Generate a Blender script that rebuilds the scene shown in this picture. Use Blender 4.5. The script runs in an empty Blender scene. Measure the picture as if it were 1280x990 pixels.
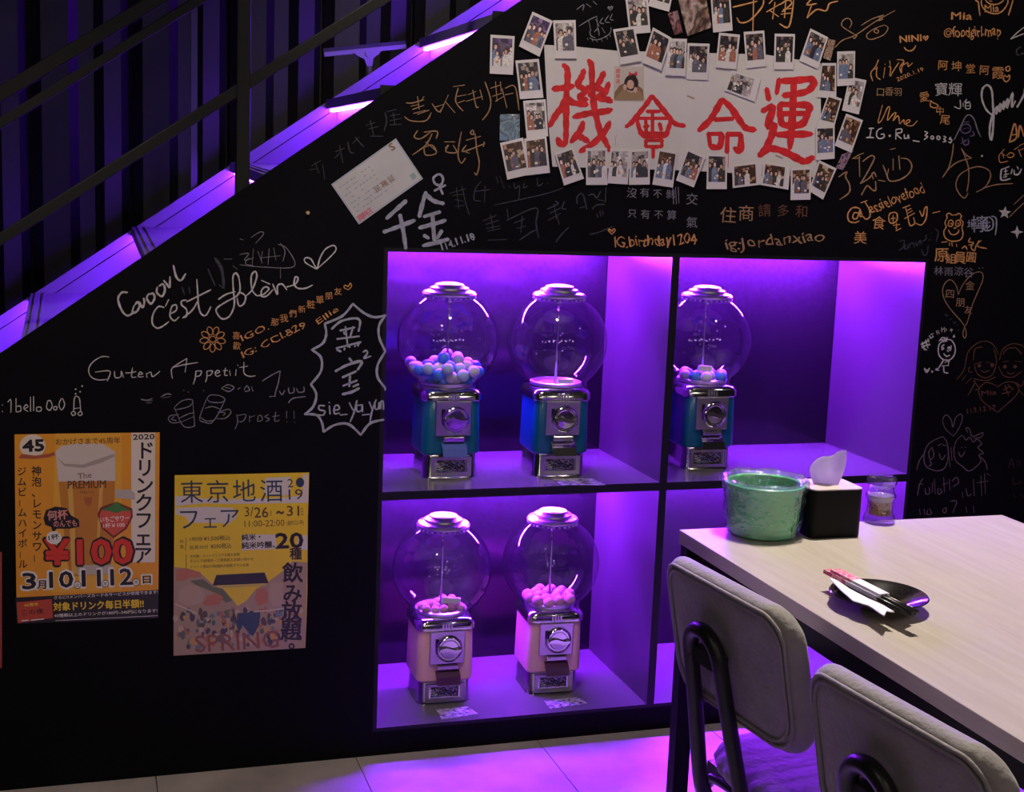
import bpy, math, random
import numpy as np
from mathutils import Vector, Matrix
# ---------------------------------------------------------------- camera
CAM = np.array([0.0, -2.869, 1.32]); FPX = 1702.4
YAW, PITCH, ROLL = 0.313593, 0.162215, 0.039321
_cy, _sy, _cp, _sp = math.cos(YAW), math.sin(YAW), math.cos(PITCH), math.sin(PITCH)
_f = np.array([_sy*_cp, _cy*_cp, -_sp]); _r0 = np.array([_cy, -_sy, 0.0]); _u0 = np.cross(_r0, _f)
_r = math.cos(ROLL)*_r0 + math.sin(ROLL)*_u0; _u = -math.sin(ROLL)*_r0 + math.cos(ROLL)*_u0
cd = bpy.data.cameras.new('camera'); cam = bpy.data.objects.new('camera', cd)
bpy.context.scene.collection.objects.link(cam)
cd.sensor_width = 36; cd.lens = FPX/1280*36; cd.clip_start = .02
M = Matrix((( _r[0], _u[0], -_f[0], CAM[0]), (_r[1], _u[1], -_f[1], CAM[1]), (_r[2], _u[2], -_f[2], CAM[2]), (0, 0, 0, 1)))
cam.matrix_world = M
SC = bpy.context.scene; SC.camera = cam; COL = SC.collection
SC.view_settings.view_transform = 'Standard'; SC.view_settings.look = 'None'
SC.view_settings.exposure = 0.0; SC.view_settings.gamma = 1.0
SC.cycles.max_bounces = 10; SC.cycles.transparent_max_bounces = 24; SC.cycles.glossy_bounces = 5
SC.cycles.diffuse_bounces = 4; SC.cycles.caustics_reflective = False; SC.cycles.caustics_refractive = False
SC.cycles.sample_clamp_indirect = 4.0; SC.cycles.use_denoising = True
# ---------------------------------------------------------------- world and room lamps
wd = bpy.data.worlds.new('world'); SC.world = wd; wd.use_nodes = True
wd.node_tree.nodes['Background'].inputs[0].default_value = (.55, .45, .60, 1)
wd.node_tree.nodes['Background'].inputs[1].default_value = 0.012
def lamp(name, loc, target, power, size, color, spread=180, kind='AREA', spot=60, blend=.6):
    l = bpy.data.lights.new(name, kind); l.energy = power; l.color = color
    if kind == 'AREA': l.shape = 'DISK'; l.size = size; l.spread = math.radians(spread)
    else: l.shadow_soft_size = size; l.spot_size = math.radians(spot); l.spot_blend = blend
    o = bpy.data.objects.new(name, l); COL.objects.link(o); o.location = loc
    o.rotation_euler = (Vector(target)-Vector(loc)).to_track_quat('-Z', 'Y').to_euler(); return o
WARM = (1.0, .86, .74)
lamp('table_downlight', (1.35, -.80, 2.62), (1.30, -1.35, .75), 205, .05, (1.0, .90, .77), kind='SPOT', spot=58, blend=.5)
lamp('wall_downlight', (.65, -.85, 2.62), (1.0, 0, 1.68), 60, .07, WARM, kind='SPOT', spot=66, blend=.7)
lamp('right_wall_downlight', (1.75, -1.15, 2.65), (2.15, 0, 1.6), 32, .07, WARM, kind='SPOT', spot=66, blend=.9)
lamp('poster_downlight', (-.25, -1.5, 2.6), (.12, 0, .55), 72, .07, (1.0, .84, .70), kind='SPOT', spot=42, blend=.9)
for _i, (_x, _y) in enumerate(((-.6, -2.4), (.7, -3.3), (1.9, -2.9), (.1, -4.2), (-1.3, -3.6), (2.8, -1.9))):
    lamp('ceiling_downlight', (_x, _y, 2.65), (_x, _y, 0), 2.5, .09, WARM)
for _i, (_x, _y, _z) in enumerate(((-1.5, -4.8, 1.75), (.0, -5.6, 1.85), (1.1, -5.0, 1.66), (2.4, -4.4, 1.60), (.9, -6.4, 1.90), (-.9, -6.8, 1.5), (2.0, -6.0, 2.0))):
    _l = bpy.data.lights.new('pendant_bulb', 'POINT'); _l.energy = 8; _l.color = WARM; _l.shadow_soft_size = .17
    _o = bpy.data.objects.new('pendant_bulb', _l); COL.objects.link(_o); _o.location = (_x, _y, _z)
LEDC = (.36, .035, 1.0)      # ultraviolet-purple strip light
# ---------------------------------------------------------------- rays: photograph pixel -> a point of a real plane
def ray(px, py): return _f + (px-640)/FPX*_r - (py-495)/FPX*_u
def ony(px, py, y=0.0): d = ray(px, py); return CAM + d*((y-CAM[1])/d[1])
def onz(px, py, z): d = ray(px, py); return CAM + d*((z-CAM[2])/d[2])
def onx(px, py, x): d = ray(px, py); return CAM + d*((x-CAM[0])/d[0])
# ---------------------------------------------------------------- mesh building
class MB:
    def __init__(s): s.v = []; s.f = []
    def add(s, vs, fs):
        n = len(s.v); s.v += [tuple(float(c) for c in v) for v in vs]; s.f += [tuple(i+n for i in f) for f in fs]; return s
    def box(s, x0, x1, y0, y1, z0, z1):
        return s.add([(x0,y0,z0),(x1,y0,z0),(x1,y1,z0),(x0,y1,z0),(x0,y0,z1),(x1,y0,z1),(x1,y1,z1),(x0,y1,z1)],
                     [(3,2,1,0),(4,5,6,7),(0,1,5,4),(1,2,6,5),(2,3,7,6),(3,0,4,7)])
    def lathe(s, prof, n=40, c=(0,0,0), cap=True):
        vs = []; fs = []; m = len(prof)
        for (r, z) in prof:
            for k in range(n):
                a = 2*math.pi*k/n; vs.append((c[0]+r*math.cos(a), c[1]+r*math.sin(a), c[2]+z))
        for i in range(m-1):
            for k in range(n):
                k2 = (k+1) % n; fs.append((i*n+k, i*n+k2, (i+1)*n+k2, (i+1)*n+k))
        if cap:
            if prof[0][0] > 1e-5: fs.append(tuple(range(n-1, -1, -1)))
            if prof[-1][0] > 1e-5: fs.append(tuple((m-1)*n+k for k in range(n)))
        return s.add(vs, fs)
    def loft(s, rings, cap=True):
        n = len(rings[0]); vs = [p for r in rings for p in r]; fs = []
        for i in range(len(rings)-1):
            for k in range(n):
                k2 = (k+1) % n; fs.append((i*n+k, i*n+k2, (i+1)*n+k2, (i+1)*n+k))
        if cap: fs.append(tuple(range(n-1, -1, -1))); fs.append(tuple((len(rings)-1)*n+k for k in range(n)))
        return s.add(vs, fs)
    def tube(s, pts, r, n=10, closed=False, cap=True):
        pts = [Vector(p) for p in pts]; N = len(pts); rr = r if isinstance(r, (list, tuple)) else [r]*N
        tg = []
        for i in range(N):
            a = pts[(i-1) % N] if (closed or i > 0) else pts[i]; b = pts[(i+1) % N] if (closed or i < N-1) else pts[i]
            tg.append((b-a).normalized())
        nn = tg[0].orthogonal().normalized(); rings = []
        for i in range(N):
            nn = (nn - tg[i]*nn.dot(tg[i])).normalized(); bb = tg[i].cross(nn)
            rings.append([tuple(pts[i]+nn*math.cos(2*math.pi*k/n)*rr[i]+bb*math.sin(2*math.pi*k/n)*rr[i]) for k in range(n)])
        if closed: rings.append(rings[0])
        return s.loft(rings, cap and not closed)
    def build(s, name, mat, parent=None, smooth=False, bevel=0, seg=2, loc=None):
        me = bpy.data.meshes.new(name); me.from_pydata(s.v, [], s.f); me.materials.append(mat)
        if smooth:
            me.polygons.foreach_set('use_smooth', [True]*len(me.polygons))
        me.update(); o = bpy.data.objects.new(name, me); COL.objects.link(o)
        if parent is not None: o.parent = parent
        if loc is not None: o.location = loc
        if bevel:
            b = o.modifiers.new('bevel', 'BEVEL'); b.width = bevel; b.segments = seg; b.limit_method = 'ANGLE'; b.angle_limit = math.radians(35)
            if smooth: pass
        if smooth == 'auto':
            me.polygons.foreach_set('use_smooth', [True]*len(me.polygons))
            sharp_by_angle(me, 38)
        return o
def sharp_by_angle(me, deg):
    import bmesh
    bm = bmesh.new(); bm.from_mesh(me); lim = math.radians(deg)
    for e in bm.edges:
        if len(e.link_faces) == 2: e.smooth = e.calc_face_angle(0) < lim
    bm.to_mesh(me); bm.free()
def box(name, x0, x1, y0, y1, z0, z1, mat, parent=None, bevel=0, seg=2):
    return MB().box(x0, x1, y0, y1, z0, z1).build(name, mat, parent, bevel=bevel, seg=seg)
def cat(pts, sub=6, closed=False):
    P = [np.array(p, float) for p in pts]; n = len(P)
    if n < 3: return P
    out = []; rng = range(n if closed else n-1)
    for i in rng:
        p0 = P[(i-1) % n] if (closed or i > 0) else P[0]; p1 = P[i]; p2 = P[(i+1) % n]
        p3 = P[(i+2) % n] if (closed or i < n-2) else P[-1]
        for k in range(sub):
            t = k/sub
            out.append(.5*((2*p1)+(-p0+p2)*t+(2*p0-5*p1+4*p2-p3)*t*t+(-p0+3*p1-3*p2+p3)*t**3))
    if not closed: out.append(P[-1])
    return out
def rrect(w, d, r, z, n=6, c=(0, 0)):
    out = []
    for (sx, sy, a0) in ((1,-1,-90),(1,1,0),(-1,1,90),(-1,-1,180)):
        for k in range(n+1):
            a = math.radians(a0+90*k/n)
            out.append((c[0]+sx*(w/2-r)+r*math.cos(a), c[1]+sy*(d/2-r)+r*math.sin(a), z))
    return out
def thing(name, label, catg, loc=(0,0,0), rz=0, group=None):
    o = bpy.data.objects.new(name, None); COL.objects.link(o); o.location = loc; o.rotation_euler = (0,0,rz)
    o.empty_display_size = .05; tag(o, label, catg, group); return o
def tag(o, label=None, catg=None, group=None, kind=None):
    if label: o['label'] = label
    if catg: o['category'] = catg
    if group: o['group'] = group
    if kind: o['kind'] = kind
    return o
def copy_tree(o, parent=None):
    c = o.copy(); COL.objects.link(c)
    if parent is not None: c.parent = parent
    for ch in list(o.children): copy_tree(ch, c)
    return c
# ---------------------------------------------------------------- materials
def S(r, g, b):      # sRGB 0-255 -> linear
    return tuple(((c/255)/12.92 if c/255 <= .04045 else ((c/255+.055)/1.055)**2.4) for c in (r, g, b))
def mat(name, col, rough=.5, metal=0, spec=.5, noise=0, nscale=20, bump=0, bscale=60, trans=0, coat=0, sheen=0, stretch=None, emis=None, estr=0, ior=1.5):
    m = bpy.data.materials.new(name); m.use_nodes = True; nt = m.node_tree; b = nt.nodes['Principled BSDF']
    b.inputs['Base Color'].default_value = (*col, 1); b.inputs['Roughness'].default_value = rough
    b.inputs['Metallic'].default_value = metal; b.inputs['Specular IOR Level'].default_value = spec
    b.inputs['IOR'].default_value = ior
    if coat: b.inputs['Coat Weight'].default_value = coat; b.inputs['Coat Roughness'].default_value = .08
    if sheen: b.inputs['Sheen Weight'].default_value = sheen
    if trans: b.inputs['Transmission Weight'].default_value = trans
    if emis: b.inputs['Emission Color'].default_value = (*emis, 1); b.inputs['Emission Strength'].default_value = estr
    tc = nt.nodes.new('ShaderNodeTexCoord'); mp = nt.nodes.new('ShaderNodeMapping')
    nt.links.new(tc.outputs['Object'], mp.inputs[0])
    if stretch: mp.inputs['Scale'].default_value = stretch
    if noise:
        n = nt.nodes.new('ShaderNodeTexNoise'); n.inputs['Scale'].default_value = nscale; n.inputs['Detail'].default_value = 6
        nt.links.new(mp.outputs[0], n.inputs[0]); r = nt.nodes.new('ShaderNodeMapRange')
        r.inputs['To Min'].default_value = 1-noise; r.inputs['To Max'].default_value = 1+noise
        r.inputs['From Min'].default_value = .3; r.inputs['From Max'].default_value = .7
        nt.links.new(n.outputs[0], r.inputs[0]); v = nt.nodes.new('ShaderNodeVectorMath'); v.operation = 'SCALE'
        v.inputs[0].default_value = col; nt.links.new(r.outputs[0], v.inputs['Scale']); nt.links.new(v.outputs[0], b.inputs['Base Color'])
    if bump:
        n2 = nt.nodes.new('ShaderNodeTexNoise'); n2.inputs['Scale'].default_value = bscale; n2.inputs['Detail'].default_value = 4
        nt.links.new(mp.outputs[0], n2.inputs[0]); bp = nt.nodes.new('ShaderNodeBump'); bp.inputs['Strength'].default_value = bump
        bp.inputs['Distance'].default_value = .01
        nt.links.new(n2.outputs[0], bp.inputs['Height']); nt.links.new(bp.outputs[0], b.inputs['Normal'])
    return m
def emitter(name, col, strength):
    m = bpy.data.materials.new(name); m.use_nodes = True; nt = m.node_tree; nt.nodes.clear()
    e = nt.nodes.new('ShaderNodeEmission'); e.inputs[0].default_value = (*col, 1); e.inputs[1].default_value = strength
    o = nt.nodes.new('ShaderNodeOutputMaterial'); nt.links.new(e.outputs[0], o.inputs[0]); return m
def thin_glass(name, tint=(1,1,1), rough=.02, ior=1.5, bump=0, bscale=30, haze=0, hazecol=(1,1,1)):
    m = bpy.data.materials.new(name); m.use_nodes = True; nt = m.node_tree; nt.nodes.clear()
    t = nt.nodes.new('ShaderNodeBsdfTransparent'); t.inputs[0].default_value = (*tint, 1)
    g = nt.nodes.new('ShaderNodeBsdfGlossy'); g.inputs['Roughness'].default_value = rough
    lw = nt.nodes.new('ShaderNodeLayerWeight'); lw.inputs[0].default_value = .5
    pw = nt.nodes.new('ShaderNodeMath'); pw.operation = 'POWER'; pw.inputs[1].default_value = 3.4; nt.links.new(lw.outputs['Facing'], pw.inputs[0])
    fr = nt.nodes.new('ShaderNodeMath'); fr.operation = 'MULTIPLY_ADD'; fr.inputs[1].default_value = .85; fr.inputs[2].default_value = ((ior-1)/(ior+1))**2*1.9
    nt.links.new(pw.outputs[0], fr.inputs[0])
    mx = nt.nodes.new('ShaderNodeMixShader'); o = nt.nodes.new('ShaderNodeOutputMaterial')
    src = t
    if haze:
        d = nt.nodes.new('ShaderNodeBsdfDiffuse'); d.inputs[0].default_value = (*hazecol, 1)
        tl = nt.nodes.new('ShaderNodeBsdfTranslucent'); tl.inputs[0].default_value = (*hazecol, 1)
        dm = nt.nodes.new('ShaderNodeMixShader'); dm.inputs[0].default_value = .4
        nt.links.new(d.outputs[0], dm.inputs[1]); nt.links.new(tl.outputs[0], dm.inputs[2])
        hm = nt.nodes.new('ShaderNodeMixShader'); hm.inputs[0].default_value = haze
        nt.links.new(t.outputs[0], hm.inputs[1]); nt.links.new(dm.outputs[0], hm.inputs[2]); src = hm
    if bump:
        tc = nt.nodes.new('ShaderNodeTexCoord'); n2 = nt.nodes.new('ShaderNodeTexNoise'); n2.inputs['Scale'].default_value = bscale
        nt.links.new(tc.outputs['Object'], n2.inputs[0]); bp = nt.nodes.new('ShaderNodeBump'); bp.inputs['Strength'].default_value = bump; bp.inputs['Distance'].default_value = .01
        nt.links.new(n2.outputs[0], bp.inputs['Height']); nt.links.new(bp.outputs[0], g.inputs['Normal']); nt.links.new(bp.outputs[0], lw.inputs['Normal'])
    nt.links.new(fr.outputs[0], mx.inputs[0]); nt.links.new(src.outputs[0], mx.inputs[1]); nt.links.new(g.outputs[0], mx.inputs[2])
    nt.links.new(mx.outputs[0], o.inputs[0]); return m
M_wall = mat('matte_black_paint', (.0026,.0025,.0034), .6, spec=.10, noise=.25, nscale=3, bump=.05, bscale=14)
M_edge = mat('black_edging', (.006,.006,.008), .45, spec=.3)
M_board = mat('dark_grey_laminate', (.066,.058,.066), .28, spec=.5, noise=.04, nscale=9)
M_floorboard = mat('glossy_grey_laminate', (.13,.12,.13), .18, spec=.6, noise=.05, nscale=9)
M_back = mat('glossy_dark_laminate', (.014,.012,.015), .17, spec=.6, noise=.10, nscale=4)
M_tile = mat('grey_stone_floor', (.44,.38,.38), .45, noise=.22, nscale=6, bump=.04)
M_grout = mat('floor_joint', (.05,.045,.05), .8)
M_led = emitter('purple_led', (.25,.018,1.0), 2400)
M_steel = mat('black_steel', (.004,.004,.004), .5, spec=.2)
M_rail = mat('dark_rail_paint', (.007,.008,.006), .5, spec=.3)
M_stair = mat('painted_stair_steel', (.20,.18,.21), .5, noise=.08, nscale=12)
M_panel = mat('dark_corrugated_panel', (.009,.008,.010), .42, spec=.4)
M_chrome = mat('chrome', (.72,.70,.72), .12, metal=1)
M_chrome2 = mat('brushed_chrome', (.55,.52,.53), .28, metal=1)
M_lid = mat('polished_lid', (.88,.84,.88), .34, metal=.8)
M_blue = mat('blue_enamel', (.0,.10,.20), .30, coat=.4)
M_pink = mat('salmon_pink_enamel', (.72,.40,.38), .32, coat=.4)
M_globe = thin_glass('clear_globe', (.97,.97,.99), .03, 1.55)
M_mill = thin_glass('mill_plastic', (.95,.95,.96), .04, 1.9, haze=.05, hazecol=(.8,.78,.82))
M_clear = thin_glass('clear_plastic', (.95,.95,.97), .04, 1.5)
M_bag = thin_glass('clear_bag_film', (.97,.98,.98), .12, 1.85, bump=1.0, bscale=45, haze=.12, hazecol=(.70,.92,.84))
M_paper = mat('white_paper', (.80,.79,.78), .7)
M_fabric = mat('grey_velour', (.30,.275,.265), .75, spec=.25, sheen=.35, noise=.10, nscale=28, bump=.25, bscale=110)
M_seat = mat('grey_seat_velour', (.40,.36,.38), .8, spec=.2, sheen=.3, bump=.2, bscale=90)
M_chairtube = mat('satin_black_tube', (.012,.013,.012), .33, spec=.5)
# ================================================================ SETTING
XL, X1, X2, X3 = .639, 1.3033, 1.3222, 1.9767
ZB, ZN, ZM, ZT, DEP = .0656, .5959, .6152, 1.1437, .394
def zdiag(x): return .924 + .715*(x+.144)
def prism(name, poly, y0, y1, m, parent=None):
    n = len(poly); vs = [(x, y0, z) for x, z in poly]+[(x, y1, z) for x, z in poly]
    fs = [tuple(range(n)), tuple(range(2*n-1, n-1, -1))]+[(i, n+i, n+(i+1) % n, (i+1) % n) for i in range(n)]
    return vs, fs
w = MB(); xt = (2.7-.924)/.715-.144
A1, A2, B1, B2 = XL-.009, X3+.009, ZB-.0085, ZT+.0085
for poly in ([(-1.2, 0), (A1, 0), (A1, zdiag(A1)), (-1.2, zdiag(-1.2))],
             [(A1, B2), (A2, B2), (A2, zdiag(A2)), (A1, zdiag(A1))],
             [(A2, 0), (3.6, 0), (3.6, 2.7), (xt, 2.7), (A2, zdiag(A2))],
             [(A1, 0), (A2, 0), (A2, B1), (A1, B1)]):
    w.add(*prism('', poly, 0, .028, M_wall))
wall = w.build('wall_back', M_wall); wall['kind'] = 'structure'
# floor: joint bed plus separate stone tiles
fl = box('floor', -2.2, 4.2, -4.5, 1.3, -.03, -.004, M_grout); fl['kind'] = 'structure'
tx = [-2.035, -1.598, -1.161, -.724, -.287, .153, .592, 1.027, 1.464, 1.901, 2.338, 2.775, 3.212, 3.65]
for i in range(len(tx)-1):
    for (ya, yb) in ((-.872, .028), (-1.772, -.872), (-2.672, -1.772), (-3.572, -2.672)):
        if ya < -2 and not (0 <= i < 14): continue
        t = box('floor_tile', tx[i]+.0012, tx[i+1]-.0012, ya+.0012, yb-.0012, -.005, 0, M_tile, fl)
# far corrugated wall behind the stairs: tall separate panels
fw = box('wall_far', -1.6, 3.4, 1.12, 1.16, 0, 2.9, mat('black_backing', (.004,.004,.005), .6)); fw['kind'] = 'structure'
for i in range(14):
    x0 = -1.42+i*.262; mb = MB()
    ring = [(x0+.004, 1.119), (x0+.004, 1.085), (x0+.03, 1.06), (x0+.10, 1.055), (x0+.125, 1.078), (x0+.165, 1.078), (x0+.19, 1.055), (x0+.235, 1.06), (x0+.256, 1.085), (x0+.256, 1.119)]
    mb.loft([[(x, y, 0.0) for x, y in ring], [(x, y, 2.88) for x, y in ring]])
    mb.build('wall_panel', M_panel, fw)
# ---------------------------------------------------------------- display niches (built-in cubby unit)
cb = thing('display_cabinet', 'black built-in cubby unit with four purple lit compartments in the black wall', 'cabinet', (0,0,0))
for (xa, xb, za, zb) in ((XL, X1, ZM, ZT), (X2, X3, ZM, ZT), (XL, X1, ZB, ZN), (X2, X3, ZB, ZN)):
    box('back_panel', xa, xb, DEP, DEP+.012, za, zb, M_back, cb)
    box('shelf_board', xa, xb, .0009, DEP, za-.008, za, M_floorboard, cb)
    box('top_board', xa, xb, .0009, DEP, zb, zb+.008, M_board, cb)
    box('side_panel', xa-.0085, xa, .0009, DEP, za, zb, M_board, cb)
    box('side_panel', xb, xb+.0085, .0009, DEP, za, zb, M_board, cb)
    st = box('light_strip', xa+.05, xb-.05, .340, .349, zb-.006, zb-.0005, M_led, cb)
    # individual diodes that show as a bead row on the strip
    st['label'] = 'glowing purple light strip'
for (xa, xb, za, zb) in ((X1, X2, B1, B2), (XL, X1, ZN, ZM), (X2, X3, ZN, ZM), (A1, XL, B1, B2), (X3, A2, B1, B2), (XL, X1, B1, ZB), (X2, X3, B1, ZB), (XL, X1, ZT, B2), (X2, X3, ZT, B2)):
    box('edge_band', xa, xb, -.0002, .0008, za, zb, M_edge, cb)
# ---------------------------------------------------------------- staircase
sc = thing('staircase', 'grey painted steel stairs with purple strips under each step, behind the slanting black wall', 'stairs', (0,0,0))
SX, SZ, DX, DZ = -.106, .953, .2425, .169
ledm = emitter('stair_led', (.17, .020, 1.0), 210)
for k in range(-3, 8):
    x, z = SX+DX*k, SZ+DZ*k
    if z < .2: continue
    dz = min(0, zdiag(x)-.001-(z+.028)) if k <= 2 else 0      # the near ends sit a little lower, tucked behind the wall edge
    def hexa(x0, x1, z0, z1, ya=.034, yb=.698):
        na, nb = dz*(.698-ya)/.664, dz*(.698-yb)/.664
        return MB().add([(x0,ya,z0+na),(x1,ya,z0+na),(x1,yb,z0+nb),(x0,yb,z0+nb),(x0,ya,z1+na),(x1,ya,z1+na),(x1,yb,z1+nb),(x0,yb,z1+nb)], [(3,2,1,0),(4,5,6,7),(0,1,5,4),(1,2,6,5),(2,3,7,6),(3,0,4,7)])
    t = hexa(x, x+DX+.032, z+.004, z+.028).build('tread', M_stair, sc, bevel=.0015)
    if k > 2: box('end_cap', x-.001, x+DX+.033, .0315, .0339, z-.004, z+.0335, M_edge, t)
    for q in (.012, .030): hexa(x+q, x+q+.007, z+.0275, z+.031, .04, .694).build('grip_strip', M_stair, t)
    hexa(x+.030, x+.040, z-DZ+.028, z+.005).build('riser', M_stair, sc)
    s_ = hexa(x+.010, x+.020, z-.003, z+.0035, .05, .69).build('light_strip', ledm, sc); s_['label'] = 'glowing purple strip under the step'
def slope_bar(mb, x0, x1, zoff, h, y0, y1, sl=DZ/DX):
    za, zb = SZ+sl*(x0-SX)+zoff, SZ+sl*(x1-SX)+zoff
    return mb.add([(x0,y0,za),(x1,y0,zb),(x1,y1,zb),(x0,y1,za),(x0,y0,za+h),(x1,y0,zb+h),(x1,y1,zb+h),(x0,y1,za+h)],
                  [(3,2,1,0),(4,5,6,7),(0,1,5,4),(1,2,6,5),(2,3,7,6),(3,0,4,7)])
slope_bar(MB(), -.9, 1.9, -.26, .246, .700, .712).build('stringer', M_stair, sc)
slope_bar(MB(), -.9, 1.9, -.011, .031, .698, .716).build('stringer_flange', M_stair, sc)
# railings
rl = thing('stair_railing', 'black square-tube stair railing with a post standing on the slanting wall', 'railing', (0,0,0))
def railbar(name, a, b, r, parent, y):
    (xa, za), (xb, zb) = a, b; L = math.hypot(xb-xa, zb-za); nx, nz = -(zb-za)/L*r, (xb-xa)/L*r
    mb = MB(); vs = []
    for yy in (y-r, y+r): vs += [(xa-nx, yy, za-nz), (xb-nx, yy, zb-nz), (xb+nx, yy, zb+nz), (xa+nx, yy, za+nz)]
    mb.add(vs, [(0,1,2,3),(7,6,5,4),(0,4,5,1),(1,5,6,2),(2,6,7,3),(3,7,4,0)])
    return mb.build(name, M_rail, parent, bevel=.002)
def rline(x0, x1, xr, zr, sl): return (x0, zr+sl*(x0-xr)), (x1, zr+sl*(x1-xr))
railbar('lower_rail', *rline(-.9, 1.6, .33, 1.471, .680), .0115, rl, .030)
railbar('handrail', *rline(-.9, 1.4, -.135, 1.433, .675), .0135, rl, .030)
railbar('middle_rail', *rline(-.9, 1.4, -.137, 1.376, .690), .0095, rl, .030)
for xx in (.333, 1.10): box('post', xx-.014, xx+.014, .016, .044, zdiag(xx)-.02, zdiag(xx)+.62, M_rail, rl, bevel=.002)
rf = thing('stair_railing', 'thin far-side stair railing behind the steps, topmost bar in the upper left corner', 'railing', (0,0,0))
railbar('handrail', *rline(-.9, 1.5, -.17, 1.735, .69), .014, rf, .735)
for xx in (.292, 1.25, -.70): box('post', xx-.008, xx+.008, .727, .743, SZ+.697*(xx-SX)-.1, SZ+.697*(xx-SX)+.88, mat('far_post_paint', (.03,.03,.035), .4), rf)
# squeegee leaning on the far stringer
sq = thing('squeegee', 'window squeegee with a wide metal blade leaning behind the lit stair edge', 'squeegee', (.735, .740, 1.50))
ax = MB(); ang = math.radians(9)
def sqp(u, v): return (u*math.cos(ang)-v*math.sin(ang), 0, .120+u*math.sin(ang)+v*math.cos(ang))
ms = mat('grey_aluminium', (.13,.12,.14), .4, metal=.3)
for (nm, y0, y1, v0, v1, m_) in (('channel', -.007, .007, -.004, .007, ms), ('rubber_blade', -.002, .002, .007, .017, M_edge)):
    vs = [( *sqp(u, v)[:1], y, sqp(u, v)[2]) for y in (y0, y1) for (u, v) in ((-.115, v0), (.105, v0), (.105, v1), (-.115, v1))]
    MB().add(vs, [(0,1,2,3),(7,6,5,4),(0,4,5,1),(1,5,6,2),(2,6,7,3),(3,7,4,0)]).build(nm, m_, sq)
br = [(-.040, .002), (.040, .002), (.030, -.010), (.012, -.020), (.007, -.040), (-.007, -.040), (-.012, -.020), (-.030, -.010)]
pv = [(sqp(u, v)[0], y, sqp(u, v)[2]) for y in (-.009, .009) for (u, v) in br]
MB().add(pv, [tuple(range(7, -1, -1)), tuple(range(8, 16))]+[(i, (i+1) % 8, 8+(i+1) % 8, 8+i) for i in range(8)]).build('bracket', ms, sq)
MB().tube([sqp(0, -.035), sqp(0, -.08), (.004, .0, .0), (.004, 0, -.15)], [.007, .009, .011, .012], n=12).build('handle', ms, sq, smooth=True)
MB().tube([sqp(0, -.008)[:1]+(-.013,)+sqp(0, -.008)[2:], sqp(0, -.008)[:1]+(-.008,)+sqp(0, -.008)[2:]], .008, n=12).build('screw', ms, sq)
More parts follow.
